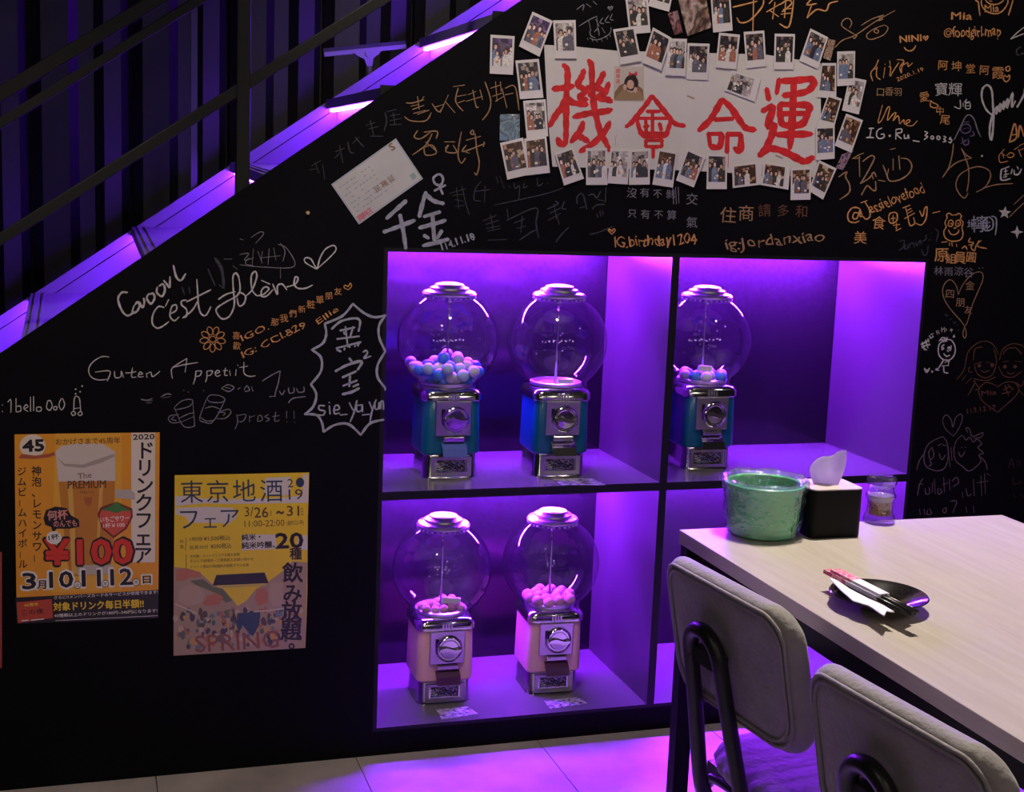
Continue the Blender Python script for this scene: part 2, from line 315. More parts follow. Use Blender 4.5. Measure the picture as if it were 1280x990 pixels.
# ================================================================ GUMBALL MACHINES
def ring_rr(w, d, r, z): return rrect(w, d, r, z, 5)
GC, GR = .314, .119
def globe_profile():
    out = []
    for k in range(27):
        a = math.radians(-51+ (90+51-27)*k/26); out.append((GR*math.cos(a), GC+GR*.985*math.sin(a)))
    return [(.0745, .204)]+out+[(.050, .424)]
def machine(label, body_mat, loc, rz, group, flap='chrome'):
    t = thing('gumball_machine', label, 'gumball machine', loc, rz, group)
    # base tray with bevelled skirt
    b = MB().loft([ring_rr(.130,.130,.020,0), ring_rr(.128,.128,.020,.004), ring_rr(.124,.124,.018,.050), ring_rr(.120,.120,.016,.058)]).build('base', M_chrome, t, smooth='auto')
    fr = MB()
    fr.box(-.048, -.040, -.070, -.060, .006, .050); fr.box(.040, .048, -.070, -.060, .006, .050)
    fr.box(-.040, .040, -.070, -.060, .044, .050); fr.box(-.040, .040, -.070, -.060, .006, .014)
    fr.build('window_frame', M_chrome2, b)
    box('window_pane', -.040, .040, -.0660, -.0645, .014, .044, M_clear, b)
    box('price_insert', -.034, .034, -.0640, -.0625, .016, .042, M_insert, b)
    MB().lathe([(0, 0), (.006, 0), (.006, .004), (0, .004)], 16).build('lock', M_edge, b)
    lk = b.children[-1]; lk.rotation_euler = (math.pi/2, 0, 0); lk.location = (0, -.066, .030)
    # enamelled body
    MB().loft([ring_rr(.130,.130,.018,.055), ring_rr(.138,.138,.020,.060), ring_rr(.138,.138,.020,.075), ring_rr(.134,.134,.020,.180), ring_rr(.130,.130,.02,.186)]).build('body', body_mat, t, smooth='auto')
    c = MB().loft([ring_rr(.136,.136,.022,.180), ring_rr(.143,.143,.022,.184), ring_rr(.143,.143,.022,.198), ring_rr(.134,.134,.024,.206), ring_rr(.118,.118,.035,.210)])
    cc = c.build('collar', M_chrome, t, smooth='auto')
    rb = MB()
    for q in (-.010, -.003, .004, .011): rb.box(q-.002, q+.0015, -.0735, -.070, .184, .199)
    rb.build('rib', M_chrome2, cc)
    MB().lathe([(0, .206), (.048, .207), (.061, .212), (.062, .219), (.056, .221), (.050, .2135), (0, .2125)], 40).build('hopper', M_lid, t, smooth='auto')
    # coin mechanism
    p = box('coin_plate', -.042, .042, -.077, -.066, .102, .183, M_chrome2, t, bevel=.002)
    MB().loft([rrect(.008,.006,.001,0,2), rrect(.008,.006,.001,.02,2)]).build('coin_slot', M_edge, p, loc=(-.025, -.0775, .145))
    kn = MB().lathe([(0, 0), (.031, 0), (.033, .003), (.031, .006), (.028, .008), (.027, .0045), (.023, .0045), (.021, .007), (0, .008)], 36).build('knob', M_chrome, p, smooth='auto')
    kn.rotation_euler = (math.pi/2, 0, 0); kn.location = (.004, -.077, .140)
    hb = MB(); ring = []
    for i in range(9):
        u = -.026+.052*i/8; h_ = .0035+.0045*math.cos(math.pi*(i-4)/9)
        ring.append([(u, -.078-.0, .140-h_+.003*math.sin(i*.8)), (u, -.094, .140-h_*.6+.003*math.sin(i*.8)), (u, -.094, .140+h_*.6+.003*math.sin(i*.8)), (u, -.078, .140+h_+.003*math.sin(i*.8))])
    hb.loft(ring).build('knob_handle', M_chrome, p, smooth='auto', loc=(.004, 0, 0))
    # chute with hinged flap
    ch = MB().box(-.024, .028, -.082, -.066, .088, .101).build('chute', M_chrome, t, bevel=.003)
    f = MB(); f.loft([[(-.027, -.074, .086), (.031, -.074, .086), (.031, -.070, .086), (-.027, -.070, .086)],
                      [(-.027, -.090, .074), (.031, -.090, .074), (.031, -.084, .071), (-.027, -.084, .071)],
                      [(-.026, -.096, .056), (.030, -.096, .056), (.030, -.090, .055), (-.026, -.090, .055)]])
    f.build('chute_flap', {'chrome': M_chrome, 'dark': M_darkflap, 'blue': M_blueflap}[flap], t)
    MB().lathe(globe_profile(), 56, cap=False).build('globe', M_globe, t, smooth=True)
    MB().tube([(0, 0, .212), (0, 0, .30), (0, 0, .36), (0, 0, .426)], [.0035, .0025, .0028, .004], n=10).build('rod', M_chrome, t, smooth=True)
    MB().lathe([(0, .402), (.010, .404), (.004, .416), (.003, .426)], 16, cap=False).build('rod_nut', M_chrome, t, smooth=True)
    l = MB().lathe([(.052, .418), (.062, .420), (.0635, .424), (.060, .429), (.050, .432), (.046, .4335), (.045, .438), (.036, .441), (.034, .4425), (.033, .446), (.018, .4495), (0, .450)], 48).build('lid', M_lid, t, smooth='auto')
    bd = MB()
    for k in range(28):
        a = 2*math.pi*k/28; bd.lathe([(0, 0), (.0026, .001), (.0026, .004), (0, .005)], 8, (.0605*math.cos(a), .0605*math.sin(a), .4135))
    bd.build('lid_bead', M_lid, l, smooth=True)
    return t
M_blueflap = mat('pale_blue_plastic', (.08,.12,.45), .3)
M_darkflap = mat('dark_plum_plastic', (.07,.02,.06), .3)
def insert_mat():
    m = mat('printed_insert', (.5,.5,.5), .4); nt = m.node_tree; b = nt.nodes['Principled BSDF']
    tc = nt.nodes.new('ShaderNodeTexCoord'); mp = nt.nodes.new('ShaderNodeMapping'); mp.inputs['Scale'].default_value = (60, 1, 90)
    v = nt.nodes.new('ShaderNodeTexVoronoi'); cr = nt.nodes.new('ShaderNodeValToRGB'); cr.color_ramp.interpolation = 'CONSTANT'
    e = cr.color_ramp.elements; e[0].color = (.03,.03,.04,1); e[1].position = .8; e[1].color = (.02,.02,.03,1)
    for pp, cc in ((.28, (.55,.5,.55,1)), (.42, (.1,.1,.12,1)), (.55, (.55,.35,.30,1)), (.66, (.15,.25,.45,1))):
        n = e.new(pp); n.color = cc
    nt.links.new(tc.outputs['Object'], mp.inputs[0]); nt.links.new(mp.outputs[0], v.inputs[0]); sp = nt.nodes.new('ShaderNodeSeparateColor')
    nt.links.new(v.outputs['Color'], sp.inputs[0]); nt.links.new(sp.outputs[0], cr.inputs[0]); nt.links.new(cr.outputs[0], b.inputs['Base Color']); return m
M_insert = insert_mat()
GG = 'gumball machines in the lit niches'
machine('blue gumball machine filled a third with blue and white balls, leftmost on the upper shelf', M_blue, (.826, .178, ZM), math.radians(-1), GG, 'blue')
machine('blue gumball machine with an almost empty globe, second from the left on the upper shelf', M_blue, (1.090, .160, ZM), math.radians(-3), GG)
machine('blue gumball machine partly hidden by the divider, alone in the upper right niche', M_blue, (1.487, .187, ZM), math.radians(-2), GG)
machine('salmon pink gumball machine with few pink balls, left one on the bottom shelf', M_pink, (.828, .175, ZB), math.radians(-1), GG, 'dark')
machine('salmon pink gumball machine with heaped pink balls, right one on the bottom shelf', M_pink, (1.106, .180, ZB), math.radians(-3), GG, 'dark')
# balls settled in the globes
def settle(n, r, seed, zf=.2135, it=420):
    rs = np.random.RandomState(seed); P = rs.uniform(-.05, .05, (n, 3)); P[:, 2] = zf+r+rs.uniform(0, .09, n)
    c = np.array([0, 0, GC])
    for k in range(it):
        P[:, 2] -= .0016*(1-k/it)
        for q in range(3):
            d = P[:, None]-P[None]; L = np.sqrt((d**2).sum(-1))+np.eye(n); ov = np.clip(2*r-L, 0, None)*(1-np.eye(n))
            P += (d/L[..., None]*ov[..., None]*.42).sum(1)
            e = P-c; R = np.sqrt((e**2).sum(-1)); lim = GR-.003-r; o = R > lim; P[o] = c+e[o]/R[o][:, None]*lim
            lo = P[:, 2] < zf+r; P[lo, 2] = zf+r
            rr = np.hypot(P[:, 0], P[:, 1])+1e-9; mr = r+.005; ins = rr < mr; P[ins, :2] *= (mr/rr[ins])[:, None]
    return P
def uvs(r, n=14, m=9):
    mb = MB(); prof = [(max(r*math.sin(math.pi*i/m), 0), -r*math.cos(math.pi*i/m)) for i in range(m+1)]
    prof[0] = (0, -r); prof[-1] = (0, r); return mb.lathe(prof, n)
def balls(loc, n, r, seed, mats, lab, grp):
    P = settle(n, r, seed); protos = {}
    for i, p in enumerate(P):
        nm, m_ = mats[int((i*7+seed) % len(mats))]
        if nm not in protos:
            o = uvs(r).build('gumball', m_, None, smooth=True); protos[nm] = o
        else:
            o = protos[nm].copy(); COL.objects.link(o)
        o.location = (loc[0]+p[0], loc[1]+p[1], loc[2]+p[2]); tag(o, lab % nm, 'gumball', grp % nm)
MBW = mat('white_ball', (.80,.78,.80), .35); MBB = mat('blue_ball', (.06,.28,.80), .35); MBP = mat('pink_ball', (.85,.45,.52), .4); MBL = mat('pale_blue_ball', (.45,.65,.85), .35)
balls((.826, .178, ZM), 56, .0142, 3, [('white', MBW), ('blue', MBB), ('pale blue', MBL)], '%s ball in the pile inside the leftmost upper globe', '%s balls in the leftmost upper globe')
balls((1.487, .187, ZM), 12, .0142, 5, [('white', MBW), ('blue', MBB), ('white', MBW)], '%s ball at the bottom of the globe in the upper right niche', '%s balls in the upper right globe')
balls((.828, .175, ZB), 13, .0110, 8, [('pale pink', MBP)], '%s ball at the bottom of the left globe on the lower shelf', '%s balls in the lower left globe')
balls((1.106, .180, ZB), 17, .0142, 11, [('pale pink', MBP)], '%s ball heaped in the right globe on the lower shelf', '%s balls in the lower right globe')
def fold(label, loc, rz, s=1):
    mb = MB(); mb.add([(-.022*s,-.008,0),(.022*s,-.008,0),(.022*s,.008,.0),(-.022*s,.008,0),(-.020*s,-.004,.014),(.024*s,-.004,.011),(.024*s,.004,.011),(-.020*s,.004,.014)],
                      [(3,2,1,0),(4,5,6,7),(0,1,5,4),(1,2,6,5),(2,3,7,6),(3,0,4,7)])
    o = mb.build('folded_paper', M_paper, loc=loc); o.rotation_euler = (0, 0, rz); tag(o, label, 'paper')
fold('small folded white paper lying inside the second upper globe', (1.104, .140, ZM+.213), .3)
fold('small folded white paper lying on the pink balls in the lower left globe', (.845, .150, ZB+.236), -.2)
fold('small folded white paper among the balls of the upper right globe', (1.480, .160, ZM+.241), .1, .8)
# small cards lying in front of three machines
def card(label, q, y):
    mb = MB(); P = [onz(a, b, y+.0012) for a, b in q]; mb.add([tuple(p) for p in P]+[(p[0], p[1], y+.0003) for p in P], [(0,1,2,3),(7,6,5,4),(0,4,5,1),(1,5,6,2),(2,6,7,3),(3,7,4,0)])
    o = mb.build('small_card', M_cardprint); tag(o, label, 'card')
M_cardprint = mat('card_print', (.42,.36,.48), .15, noise=.9, nscale=90)
card('small glossy card lying before the second machine on the upper shelf', [(702,606),(757,606),(742,598),(690,598)], ZM)
card('small printed card lying before the left pink machine', [(552,899),(598,892),(584,883),(545,887)], ZB)
card('small printed card lying before the right pink machine', [(688,886),(735,879),(722,871),(680,876)], ZB)
# ================================================================ TABLE
def wood_mat():
    m = bpy.data.materials.new('pale_wood_laminate'); m.use_nodes = True; nt = m.node_tree; b = nt.nodes['Principled BSDF']
    tc = nt.nodes.new('ShaderNodeTexCoord'); mp = nt.nodes.new('ShaderNodeMapping'); mp.inputs['Scale'].default_value = (28, 2.0, 28)
    mp.inputs['Rotation'].default_value = (0, 0, .02)
    n = nt.nodes.new('ShaderNodeTexNoise'); n.inputs['Scale'].default_value = 2.4; n.inputs['Detail'].default_value = 8; n.inputs['Roughness'].default_value = .62; n.inputs['Distortion'].default_value = .6
    cr = nt.nodes.new('ShaderNodeValToRGB'); e = cr.color_ramp.elements
    e[0].position = .3; e[0].color = (.46,.395,.345,1); e[1].position = .72; e[1].color = (.55,.49,.44,1)
    nt.links.new(tc.outputs['Object'], mp.inputs[0]); nt.links.new(mp.outputs[0], n.inputs[0]); nt.links.new(n.outputs[0], cr.inputs[0]); nt.links.new(cr.outputs[0], b.inputs['Base Color'])
    b.inputs['Roughness'].default_value = .36; b.inputs['Specular IOR Level'].default_value = .5; return m
M_wood = wood_mat()
tb = thing('dining_table', 'pale wood-topped dining table with a black steel frame at the right', 'table', (0,0,0))
TX0, TX1, TY0, TY1 = .945, 1.577, -2.45, -.878
box('tabletop', TX0, TX1, TY0, TY1, .727, .750, M_wood, tb, bevel=.0012)
ap = MB().box(TX0+.012, TX0+.042, TY0+.012, TY1-.006, .692, .7268).box(TX1-.042, TX1-.012, TY0+.012, TY1-.006, .692, .7268).box(TX0+.042, TX1-.042, TY1-.036, TY1-.006, .692, .7268).box(TX0+.042, TX1-.042, TY0+.012, TY0+.042, .692, .7268)
ap.build('apron', M_steel, tb)
for (lx, ly) in ((TX0+.001, TY1-.034), (TX1-.029, TY1-.034), (TX0+.001, TY0+.006), (TX1-.029, TY0+.006)):
    box('leg', lx, lx+.028, ly, ly+.028, 0, .727, M_steel, tb, bevel=.002)
# ================================================================ CHAIRS
def rr2(w, h, r, n=8):
    return [(x, y) for x, y, _ in rrect(w, h, r, 0, n)]
def make_chair(label, loc, rz):
    t = thing('dining_chair', label, 'chair', loc, rz, 'grey velour dining chairs along the table')
    # local frame: +x faces the table, y across the chair; origin on the floor under the backrest
    rec = .20; ux, uz = -math.sin(rec), math.cos(rec); nx, nz = math.cos(rec), math.sin(rec)
    W, H, cz = .326, .222, .651
    def pt(a, b, n): # across, up, forward
        bend = .055*(a/.17)**2*.35
        return (ux*b + nx*(n+bend), a, cz + uz*b + nz*(n+bend)*.0 + 0*n)
    def ring(w, h, r, n, wr=0.0, ph=0):
        P = rr2(w, h, r, 12); out = []
        for i, (a, b) in enumerate(P):
            k = 1+wr*math.sin(i*2.9+ph)*(.5+.5*math.sin(i*.37+ph*2)); out.append(pt(a*k, b*k, n+wr*.12*math.sin(i*1.7+ph)))
        return out
    pad = MB().loft([ring(W-.12, H-.10, .03, .0045), ring(W-.052, H-.052, .032, .003), ring(W-.030, H-.030, .038, .0055, .007, 1), ring(W-.022, H-.022, .042, .004, .008, 2), ring(W-.010, H-.010, .046, .007, .008, 3), ring(W, H, .050, .015, .009, 4), ring(W+.002, H+.002, .050, .026, .007, 5), ring(W-.008, H-.008, .048, .036, .003, 6), ring(W-.03, H-.03, .040, .044), ring(W-.10, H-.09, .03, .049)])
    b = pad.build('backrest', M_fabric, t, smooth=True)
    ss = b.modifiers.new('sub', 'SUBSURF'); ss.levels = 1; ss.render_levels = 1
    for (ins, n, r) in ((.020, .0025, .0028), (.034, .002, .0024)):
        P = [pt(a*(1+.003*math.sin(i*2.3)), bb*(1+.003*math.sin(i*1.9)), n) for i, (a, bb) in enumerate(rr2(W-ins, H-ins, .044, 10))]
        MB().tube(P, r, 8, closed=True).build('piping', M_fabric, b, smooth=True)
    # bent tube loop carrying the backrest
    def tp(a, z, off=-.013): q = (z-cz)/uz; return (ux*q - .013+off*0, a, z)
    off = .012
    P = [tp(off-.066, .36), tp(off-.060, .43), tp(off-.047, .55), tp(off-.041, .628)]
    for k in range(9):
        a = math.pi*k/8; P.append(tp(off-.040*math.cos(a), .640+.042*math.sin(a)))
    P += [tp(off+.041, .628), tp(off+.047, .55), tp(off+.060, .43), tp(off+.066, .36)]
    # feet of the loop curve forward under the seat
    L = [(.34, P[0][1], .372), (.16, P[0][1], .372), (.100, P[0][1], .368), (.066, P[0][1], .372), (.047, P[0][1], .392)]
    R_ = [(q[0], P[-1][1], q[2]) for q in reversed(L)]
    P = P[1:-1]
    MB().tube(cat(L+P+R_, 4), .0120, 12).build('back_tube', M_chairtube, t, smooth=True)
    box('back_bracket', -.014, .006, off-.034, off+.034, .628, .650, M_chairtube, t)
    # seat with channel-stitched edge
    sw, sd = .34, .40; xs = .075
    nch = 10; mb = MB(); rings = []
    for i in range(nch*6+1):
        u = i/(nch*6); y = -sw/2+sw*u; pf = .55+.45*abs(math.sin(math.pi*u*nch)); e = min(1, math.sqrt(max(0, 1-abs(2*u-1)**8))+.02)
        rc = .075*abs(2*u-1)**3.2; hz = .026*e; d0, d1 = xs-.010*pf+rc+.02*(1-e), xs+sd+.008*pf-rc-.02*(1-e)
        rings.append([(d0+.012, y, .408), (d0, y, .420), (d0-.004, y, .420+hz*.5), (d0+.004, y, .420+hz*.85), (d0+.02, y, .422+hz), ((d0+d1)/2, y, .424+hz), (d1-.02, y, .422+hz), (d1, y, .420+hz*.7), (d1, y, .420), (d1-.012, y, .408)])
    mb.loft(rings).build('seat', M_seat, t, smooth=True)
    box('seat_base', xs+.02, xs+sd-.02, -sw/2+.02, sw/2-.02, .384, .409, M_chairtube, t)
    # two hoop-shaped leg frames
    for (xf, xb_, nm) in ((.10, .045, 'rear_leg_frame'), (.42, .46, 'front_leg_frame')):
        pts = [(xb_, -.185, 0.0)]+[(xb_+(xf-xb_)*q/.34, -.185+.012*q/.34, q) for q in (.10, .22, .32)]+[(xf, -.150, .372), (xf, -.115, .388), (xf, 0, .388), (xf, .115, .388), (xf, .150, .372)]+[(xb_+(xf-xb_)*q/.34, .185-.012*q/.34, q) for q in (.32, .22, .10)]+[(xb_, .185, 0.0)]
        MB().tube(cat(pts, 4), .0098, 10).build(nm, M_chairtube, t, smooth=True)
    return t
make_chair('grey velour chair with tubular loop on its back, nearest the table corner and the wall', (.872, -1.180, 0), .104)
make_chair('grey velour chair with tubular loop, nearer the camera and cropped by the bottom edge', (.856, -1.640, 0), .104)
# ================================================================ THINGS ON THE TABLE
TT = .7502
bn = thing('waste_bin', 'small green plastic waste bin lined with a clear bag on the table corner', 'bin', (1.074, -.921, TT))
bn.scale = (1.0, 1.0, .815)
M_green = mat('green_plastic', (.16,.64,.34), .35, coat=.2, noise=.12, nscale=22)
MB().lathe([(.0, .002), (.050, .0), (.055, .003), (.0575, .02), (.0605, .085), (.0615, .098), (.0650, .099), (.0655, .105), (.0630, .107), (.0600, .104), (.0590, .09), (.0545, .010), (0, .008)], 48, cap=False).build('bucket', M_green, bn, smooth='auto')
rs = random.Random(4); rings = []
for (z, r, am) in ((.006, .0600, .001), (.02, .0612, .002), (.038, .0622, .0026), (.055, .0628, .003), (.072, .0640, .0026), (.088, .0655, .002), (.100, .0700, .0012), (.112, .0705, .0014), (.1165, .0665, .0014), (.104, .0585, .0018), (.088, .0560, .0025), (.06, .052, .003), (.03, .046, .004), (.014, .03, .003)):
    r += .0010 if z > .001 and len(rings) < 9 else (-.001 if len(rings) > 9 else 0)
    rings.append([( (r+.8*am*(math.sin(5*a+z*160)+.7*math.sin(11*a-z*240)+.5*math.sin(19*a+z*90)))*math.cos(a), (r+.8*am*(math.sin(5*a+z*160)+.7*math.sin(11*a-z*240)+.5*math.sin(19*a+z*90)))*math.sin(a), z+.0016*math.sin(7*a+r*300)) for a in [2*math.pi*k/72 for k in range(72)]])
MB().loft(rings, cap=False).build('bin_liner', M_bag, bn, smooth=True)
tsb = thing('tissue_box', 'black square tissue box with a pale top and one tissue pulled up', 'tissue box', (1.184, -.931, TT), -.02)
MB().loft([rrect(.092,.078,.010,0), rrect(.094,.080,.012,.003), rrect(.094,.080,.012,.0795)]).build('box_body', mat('black_card', (.002,.002,.003), .5, spec=.15), tsb, smooth='auto')
MB().loft([rrect(.0935,.0795,.012,.0797), rrect(.0935,.0795,.012,.0815)]).build('box_top', mat('pale_top', (.62,.52,.46), .45), tsb, smooth='auto')
vs = []; fs = []; NU, NV = 14, 12
for side in (0, 1):
    for j in range(NV+1):
        v = j/NV
        for i in range(NU+1):
            u = i/NU; wd_ = .020+.011*math.sin(v*2.1); cx = -.004+.003*v
            hx = cx+(u-.5)*2*wd_; top = .046+.016*u if u < .92 else .060
            zz = .079+v*(top-.010*max(0, (.25-u))*4*v)
            yy = .006*math.sin(u*5+v*2)+.004*math.sin(u*11)*v - .004*v + (0.0006 if side else 0)
            vs.append((hx, yy, zz))
    o_ = side*(NU+1)*(NV+1)
    for j in range(NV):
        for i in range(NU):
            q = (o_+j*(NU+1)+i, o_+j*(NU+1)+i+1, o_+(j+1)*(NU+1)+i+1, o_+(j+1)*(NU+1)+i); fs.append(q if not side else q[::-1])
MB().add(vs, fs).build('tissue', thin_glass('tissue_paper', haze=1.0, hazecol=(.92,.88,.92), ior=1.15, rough=.5), tsb, smooth=True)
sh = thing('pepper_mill', 'small clear plastic pepper grinder with brown pepper beside the tissue box', 'pepper mill', (1.316, -.889, TT))
sh.scale = (1.15, 1.15, .97)
MB().lathe([(0, 0), (.0225, 0), (.0235, .004), (.0225, .012), (.0195, .018), (.0185, .030), (.0190, .040), (.0215, .046), (.0225, .050), (.0205, .055), (.0185, .058), (.0185, .064), (.0175, .066)], 32).build('jar', M_mill, sh, smooth=True)
MB().lathe([(.0165, .062), (.0180, .066), (.0215, .070), (.0225, .078), (.0205, .083), (.016, .085), (0, .0855)], 12).build('cap', M_mill, sh)
MB().lathe([(0, .014), (.0165, .015), (.0165, .038), (0, .040)], 28).build('pepper', mat('ground_pepper', (.30,.17,.07), .8, noise=.8, nscale=400), sh, smooth='auto')
MB().lathe([(0, .0395), (.017, .0395), (.0185, .048), (.0185, .050), (0, .0505)], 28).build('grinder', mat('frosted_plastic', (.45,.40,.46), .4), sh, smooth='auto')
pl = thing('plate', 'small black speckled plate holding wrapped chopsticks on the pale table', 'plate', (1.046, -1.310, TT))
M_plate = mat('speckled_black_glaze', (.013,.010,.011), .16, coat=.7, noise=.9, nscale=260)
MB().lathe([(0, .001), (.026, .0), (.028, .002), (.044, .008), (.058, .0155), (.0655, .0185), (.0672, .0195), (.0660, .0208), (.056, .0175), (.042, .0105), (.026, .0052), (0, .0045)], 56, cap=False).build('dish', M_plate, pl, smooth='auto')
# wrapped chopstick sets lying across the dish; each runs from upper left to lower right
def packet(label, a, b, w, zoff, tilt=0):
    A = Vector(onz(a[0], a[1], .775+zoff)); B = Vector(onz(b[0], b[1], .7735+zoff)); d = (B-A); L = d.length; d.normalize(); s_ = Vector((-d.y, d.x, 0)).normalized()
    t = thing('chopstick_packet', label, 'chopsticks', A, 0)
    def P(u, v, h): q = d*u+s_*v+Vector((0,0,h)); return (q.x, q.y, q.z)
    def slab(name, u0, u1, hw, h0, h1, m_, crease=0):
        MB().add([P(u0,-hw,h0), P(u1,-hw,h0), P(u1,hw,h0), P(u0,hw,h0), P(u0,-hw*.9,h1), P(u1,-hw*.9,h1), P(u1,hw*.9,h1), P(u0,hw*.9,h1)],
                 [(3,2,1,0),(4,5,6,7),(0,1,5,4),(1,2,6,5),(2,3,7,6),(3,0,4,7)]).build(name, m_, t)
    slab('sleeve', L*.27, L*.62, w, 0, .0056, M_paper); slab('sleeve_end', 0, L*.27, w*1.02, 0, .0057, M_pinkprint)
    for q in (-.35, .35):
        MB().tube([P(L*.1, w*q, .0018), P(L*.98, w*q, .0018)], [.0022, .0030], 8).build('chopstick', M_stick, t, smooth=True)
def pink_mat():
    m = mat('pink_print', (.8,.2,.3), .5); nt = m.node_tree; b = nt.nodes['Principled BSDF']; tc = nt.nodes.new('ShaderNodeTexCoord')
    v = nt.nodes.new('ShaderNodeTexNoise'); v.inputs['Scale'].default_value = 230; cr = nt.nodes.new('ShaderNodeValToRGB'); cr.color_ramp.interpolation = 'CONSTANT'; e = cr.color_ramp.elements
    e[0].color = (.75,.10,.20,1); e[1].position = .62; e[1].color = (.75,.45,.12,1); k = e.new(.5); k.color = (.8,.45,.5,1); k = e.new(.42); k.color = (.55,.05,.14,1)
    nt.links.new(tc.outputs['Object'], v.inputs[0]); nt.links.new(v.outputs[0], cr.inputs[0]); nt.links.new(cr.outputs[0], b.inputs['Base Color']); return m
M_pinkprint = pink_mat(); M_stick = mat('black_lacquer', (.010,.009,.012), .25)
packet('white-sleeved black chopsticks with a pink printed end, upper one on the plate', (1044, 716), (1146, 768), .0088, .004)
packet('white-sleeved black chopsticks with a pink printed end, lower one on the plate', (1034, 716), (1143, 772), .0070, .000)
# folded napkin under the packets
q = [(1039,727),(1050,722),(1075,745),(1100,755),(1118,768),(1112,766),(1105,773),(1085,758),(1060,745)]
def napkin(label, q, z0, z1):
    n = len(q); P = [onz(a, b, z0+(z1-z0)*i/n) for i, (a, b) in enumerate(q)]
    vs = [tuple(p) for p in P]+[(p[0], p[1], p[2]+.0015) for p in P]
    o = MB().add(vs, [tuple(range(n-1, -1, -1)), tuple(range(n, 2*n))]+[(i, (i+1) % n, n+(i+1) % n, n+i) for i in range(n)]).build('napkin', M_paper); tag(o, label, 'napkin')
napkin('crumpled white paper napkin on the plate, nearer the camera than the chopsticks', [(1037,724),(1044,725),(1062,737),(1085,749),(1103,757),(1118,766),(1108,765),(1105,771),(1086,758),(1066,752),(1050,738)], .7735, .7735)
napkin('small white napkin end beyond the chopsticks on the plate', [(1078,728),(1112,748),(1141,760),(1131,764),(1110,756),(1085,742)], .772, .772)
# ================================================================ PAPER ON THE WALL: sign, photos, card, posters
def wp(px, py, y=-.0006): p = ony(px, py, y); return (p[0], y, p[2])
def flat(mb, pts, y):                    # polygon given by traced points, at wall distance y
    mb.add([wp(a, b, y) for a, b in pts], [tuple(range(len(pts)-1, -1, -1))])
def slabq(pts, y0, th=.0004):
    n = len(pts); v = [wp(a, b, y0) for a, b in pts]+[wp(a, b, y0-th) for a, b in pts]
    return MB().add(v, [tuple(range(n)), tuple(range(2*n-1, n-1, -1))]+[(i, n+i, n+(i+1) % n, (i+1) % n)[::-1] for i in range(n)])
def cr(ox, oy, s): return lambda x, y: (ox+x/s, oy+y/s)
# text as mesh, cached; the built-in font only
_tc = {}
def textgeo(txt, off=0.0):
    k = (txt, off)
    if k in _tc: return _tc[k]
    cu = bpy.data.curves.new('t', 'FONT'); cu.body = txt; cu.resolution_u = 2; cu.offset = off
    o = bpy.data.objects.new('t', cu); COL.objects.link(o); dg = bpy.context.evaluated_depsgraph_get(); dg.update()
    me = bpy.data.meshes.new_from_object(o.evaluated_get(dg)); V = np.array([v.co[:2] for v in me.vertices]); F = [tuple(p.vertices) for p in me.polygons]
    bpy.data.objects.remove(o); bpy.data.curves.remove(cu); bpy.data.meshes.remove(me)
    _tc[k] = (V, F); return V, F
def text_fit(mb, txt, bl, br, h, y, off=0.0, jit=0, keep=False):
    """text whose box runs from pixel bl to pixel br, h pixels tall"""
    V, F = textgeo(txt, 0.0)
    if len(V) == 0: return
    lo, hi = V.min(0), V.max(0); U = (V-lo)/np.maximum(hi-lo, 1e-6); D_ = None
    if off > .006:      # heavier weight: the same outline repeated around itself
        hh = hi[1]-lo[1]; L0 = math.hypot(br[0]-bl[0], br[1]-bl[1]); k_ = 10 if off > .03 else 6
        D_ = [(off*.9*math.cos(a)/hh*h/L0, off*.9*math.sin(a)/hh) for a in [2*math.pi*i/k_ for i in range(k_)]]
        n_ = len(V); U = np.concatenate([U+np.array(d) for d in D_]); F = [tuple(i+n_*q for i in f) for q in range(k_) for f in F]
    bl = np.array(bl, float); br = np.array(br, float); ax = br-bl; L = np.linalg.norm(ax); up = np.array([ax[1], -ax[0]])/L
    if jit: U = U+jit*np.stack([np.sin(U[:, 1]*7+U[:, 0]*23)*.01, np.sin(U[:, 0]*31)*.07], 1)
    pts = bl+U[:, :1]*ax+U[:, 1:]*up*h
    m_ = len(V); mb.add([wp(a, b, y-4e-6*(i//m_)) for i, (a, b) in enumerate(pts)], F)
def char(mb, c, cx, cy, s, y, off=0.0, rot=0, sx=1):
    """one full-width character centred on a pixel, s pixels tall"""
    V, F = textgeo(c, 0.0)
    if len(V) == 0: return
    if off > .006:
        k_ = 6; n_ = len(V); V = np.concatenate([V+np.array((off*.9*math.cos(a), off*.9*math.sin(a))) for a in [2*math.pi*i/k_ for i in range(k_)]]); F = [tuple(i+n_*q for i in f) for q in range(k_) for f in F]
    m_ = n_ if off > .006 else len(V)
    U = (V-np.array([.5, .38]))*s/.95; U[:, 0] *= sx; r = math.radians(rot)
    x = cx+U[:, 0]*math.cos(r)+U[:, 1]*math.sin(r)*1.0; yy = cy-U[:, 1]*math.cos(r)+U[:, 0]*math.sin(r)
    mb.add([wp(a, b, y-4e-6*(i//m_)) for i, (a, b) in enumerate(zip(x, yy))], F)
def column(mb, txt, x, y0, y1, s, y, off=0.0, x2=None):
    n = len(txt)
    for i, c in enumerate(txt):
        t = (i+.5)/n; xx = x if x2 is None else x+(x2-x)*t
        if c == 'ー': char(mb, '|', xx+0, y0+(y1-y0)*t, s*.72, y, off, sx=1)
        else: char(mb, c, xx, y0+(y1-y0)*t, s, y, off)
